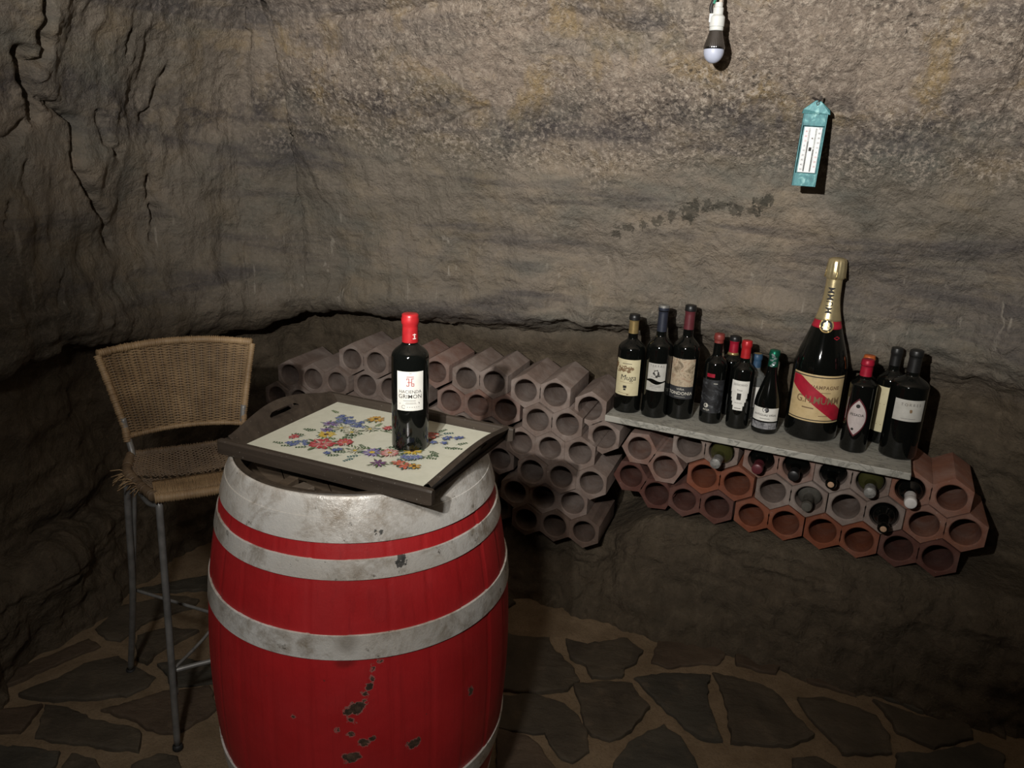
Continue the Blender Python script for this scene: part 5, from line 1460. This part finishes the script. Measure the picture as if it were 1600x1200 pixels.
    wound([P(-.042, .256, .766), P(.095, .275, .756), P(.232, .256, .766)], .0100, 'back_roll', 'rattan_dark', ragged=.2)
    # frayed cane ends sticking out at the left side
    mb = MB()
    for k in range(26):
        v0 = random.uniform(.04, .17); l0, _ = outline(v0)
        p0 = P(l0 + .006, v0, .758); d = Vector((random.uniform(-.045, -.008), random.uniform(-.02, .02), random.uniform(-.030, .012)))
        tube(mb, [p0, p0 + d * .5 + Vector((0, 0, .006)), p0 + d], .0013, 4)
    mb.build('frayed_cane', M['rattan'], root)
    # ---- woven back: fan shaped, dished
    def bp(s, t):
        # s 0..1 left to right, t 0..1 bottom to top
        ul = -.046 - .046 * abs(t) ** 1.1; ur = .236 + .046 * abs(t) ** 1.1
        u = ul + (ur - ul) * s; c = 4 * s * (1 - s)
        v = .262 + .060 * t + .052 * c * (.75 + .35 * t)
        z = .812 + .204 * t + (.010 * c if t < 0 else 0) + .006 * c * t + .004 * (1 - c) * 0
        return P(u, v, z)
    mb = MB(); nst = 18; nr = 62
    for i in range(nr):
        t = .02 + .96 * i / (nr - 1); pts = []; ph = i % 2
        for k in range(nst * 2 + 1):
            s_ = k / (nst * 2); p = bp(s_, t); p2 = bp(min(s_ + .01, 1), t); p0 = bp(max(s_ - .01, 0), t)
            tn = (p2 - p0).normalized(); nn = tn.cross(Vector((0, 0, 1))).normalized()
            off = .0034 * math.cos(math.pi * k * .5 * 2 / 2 + math.pi * ph) if k % 2 == 0 else 0
            pts.append(p + nn * off + Vector((0, 0, random.uniform(-.0004, .0004))))
        tube(mb, pts, .00170, 5)
    mb.build('back_weave', M['rattan'], root)
    mb = MB()
    for k in range(nst + 1):
        s_ = k / nst; tube(mb, [bp(s_, t) for t in np.linspace(0, 1, 9)], .0028, 6)
    mb.build('back_ribs', M['rattan_dark'], root)
    wound([bp(s_, 1.0) + Vector((0, 0, .004)) for s_ in np.linspace(0, 1, 12)], .0098, 'back_rim', ragged=.12)
    wound([bp(s_, 0.0) for s_ in np.linspace(0, 1, 12)], .0068, 'back_rim', ragged=.15)
    wound([bp(0, t) for t in np.linspace(1.0, -.06, 8)], .0090, 'back_rim', ragged=.16)
    wound([bp(1, t) for t in np.linspace(1.0, -.03, 8)], .0085, 'back_rim', ragged=.14)
build_stool()

# ------------------------------------------------------------------ hanging bulb
def build_bulb():
    bx, by = .472, 2.10
    root = empty('pendant_bulb', (bx, by, 1.778), R(-12)); root.scale = (.84, .84, .86)
    tag(root, 'unlit LED bulb with dark ribbed collar hanging from a white socket and green cord', 'light bulb')
    k = .94
    mb = MB(); pr = [(.0001, .0)]
    for a in np.linspace(5, 90, 16): pr.append((.0300 * math.sin(R(a)), .034 - .034 * math.cos(R(a))))
    pr.append((.0295, .038))
    lathe(mb, pr, 48); mb.build('diffuser', M['frost'], root)
    mb = MB()
    lathe(mb, [(.0295, .0375), (.0312, .0385), (.0310, .044), (.0275, .056), (.0225, .072), (.0195, .084), (.0185, .088)], 144, rad=lambda r_, z, a: r_ * (1 + (.018 * math.sin(36 * a) if z > .042 else 0)))
    mb.build('heat_sink', M['heatsink'], root)
    mb = MB(); lathe(mb, [(.0185, .0875), (.0205, .089), (.0205, .096), (.0190, .098)], 40); mb.build('collar', M['plastic_white'], root)
    mb = MB()
    lathe(mb, [(.0190, .0975), (.0218, .0985), (.0218, .124), (.0170, .129), (.0150, .131), (.0150, .148), (.0120, .150), (.0110, .162), (.0001, .163)], 40)
    s = mb.build('socket', M['plastic_white'], root, sharp=40)
    mb = MB(); box(mb, (-.0185, 0, .121), (.006, .009, .012), 0, 0, .002); mb.build('cord_clip', M['plastic_white'], s)
    mb = MB()
    tube(mb, smoothpath([(-.017, .002, .130), (-.022, .003, .150), (-.016, .004, .170), (-.010, .006, .188)], 6), .0052, 8); mb.build('black_tape', M['tape'], root)
    mb = MB(); tube(mb, smoothpath([(-.016, .003, .160), (-.011, .005, .176), (-.005, .01, .20), (.002, .03, .26), (.004, .05, .34), (.0, .06, .46), (-.01, .06, .62)], 8), .0052, 8); mb.build('green_cord', M['cord_green'], root)
    mb = MB(); tube(mb, smoothpath([(.004, 0, .160), (.006, .005, .19), (.004, .02, .24), (.006, .045, .34), (.004, .055, .46), (-.006, .058, .62)], 8), .0055, 8); mb.build('grey_cord', M['cord_grey'], root)
build_bulb()

# ------------------------------------------------------------------ cellar thermometer on its hook
def build_thermo():
    top = Vector((.764, 2.135, 1.702))
    nail = empty('wall_nail', (top.x + .001, top.y + .02, top.z)); tag(nail, 'small dark nail in the rock that carries the blue-green thermometer', 'nail')
    mb = MB(); tube(mb, smoothpath([(0, .06, .016), (0, .0, .006), (0, -.026, .001), (0, -.034, .004), (0, -.036, .012)], 5), .0028, 8); mb.build('shank', M['iron'], nail)
    root = empty('wall_thermometer', top, R(-14))
    root.rotation_euler = (R(2.0), R(1.2), R(-14)); root.scale = (1, 1, .965)
    tag(root, 'narrow blue-green metal cellar thermometer with white scale hanging on the rock wall', 'thermometer')
    W, Hh = .0285, .222
    mb = MB(); box(mb, (0, .012, -.125), (W, .002, .098), 0, 0, .0008); mb.build('back_plate', M['verdigris'], root)
    for s in (-1, 1):
        mb = MB(); box(mb, (s * W, .004, -.125), (.0014, .010, .098), 0, 0, .0006); mb.build('side_rail', M['verdigris'], root)
    mb = MB(); box(mb, (0, .002, -.2055), (W - .0014, .0075, .0175), 0, 0, .001); mb.build('bottom_panel', M['verdigris'], root)
    mb = MB(); box(mb, (0, .002, -.0465), (W - .0014, .0075, .0175), 0, 0, .001); mb.build('top_panel', M['verdigris'], root)
    # pitched metal roof with a hole for the hook
    mb = MB(); pts = [(-W - .006, -.033), (W + .006, -.033), (W + .004, -.022), (.006, .001), (-.006, .001), (-W - .004, -.022)]
    m = len(pts); v = [(x, -.010 + (0 if z < -.03 else .004), z) for x, z in pts] + [(x, .010, z) for x, z in pts]
    f = [tuple(range(m)), tuple(range(m, 2 * m))[::-1]] + [(k, k + m, (k + 1) % m + m, (k + 1) % m) for k in range(m)]
    mb.add(v, f, 0, False); roof = mb.build('roof', M['verdigris'], root)
    mb = MB(); tube(mb, [(.0030 * math.cos(a), -.0075, -.006 + .0045 * math.sin(a)) for a in np.linspace(0, 2 * math.pi, 13)[:-1]], .0010, 6, closed=True); mb.build('eyelet', M['iron'], roof)
    mb = MB(); box(mb, (.0010, .0055, -.1265), (.0225, .0035, .060), 0, 0, .0008); sc = mb.build('scale_plate', M['scale_white'], root)
    for x in (-.0075, .0085):
        mb = MB(); tube(mb, [(x, .0010, -.070), (x, .0010, -.1835)], .0017, 10); mb.build('glass_tube', M['glass_clear'], sc)
        mb = MB(); tube(mb, [(x, .0016, -.105 - .02 * (x > 0)), (x, .0016, -.1830)], .0010, 8); mb.build('mercury', M['steel'], sc)
    mb = MB(); box(mb, (.0005, .0012, -.1245), (.0032, .0010, .0048), 0, 0, .0004); mb.build('reset_button', M['ink'], sc)
    def lettering(items, mat):
        mb = MB()
        for s, size, x, z in items:
            v, f = text_shape(s, size, 1.0); mb.add([(x * .86 + p[0] * .9, .0018, z + p[1]) for p in v], f, 0, False)
        mb.build('scale_numbers', M[mat], sc)
    L_ = []; Rr = []; Lred = []; Rred = []
    for k, s in enumerate(['30', '20', '10', '0', '10', '20', '30', '40', '50']):
        (Lred if k < 3 else L_).append((s, .0066, -.0175, -.0785 - .0125 * k))
    for k, s in enumerate(['50', '40', '30', '20', '10', '0', '10', '20', '30']):
        (Rred if k > 5 else Rr).append((s, .0066, .0205, -.0700 - .0125 * k))
    lettering(L_ + Rr, 'ink'); lettering(Lred + Rred, 'ink_red')
    mb = MB()
    for k in range(46):
        z = -.072 - .0024 * k; w = .0020 if k % 5 else .0034
        for x in (-.0098, .0110): box(mb, (x, .0018, z), (w / 2, .0003, .00022))
    mb.build('tick_marks', M['ink_grey'], sc)
    mb = MB(); dot = [(.002 + .0022 * math.cos(a), .0018, -.096 + .0022 * math.sin(a)) for a in np.linspace(0, 2 * math.pi, 11)[:-1]]
    mb.add(dot, [tuple(range(10))], 0, False); mb.build('maker_dot', M['ink_grey'], sc)
build_thermo()
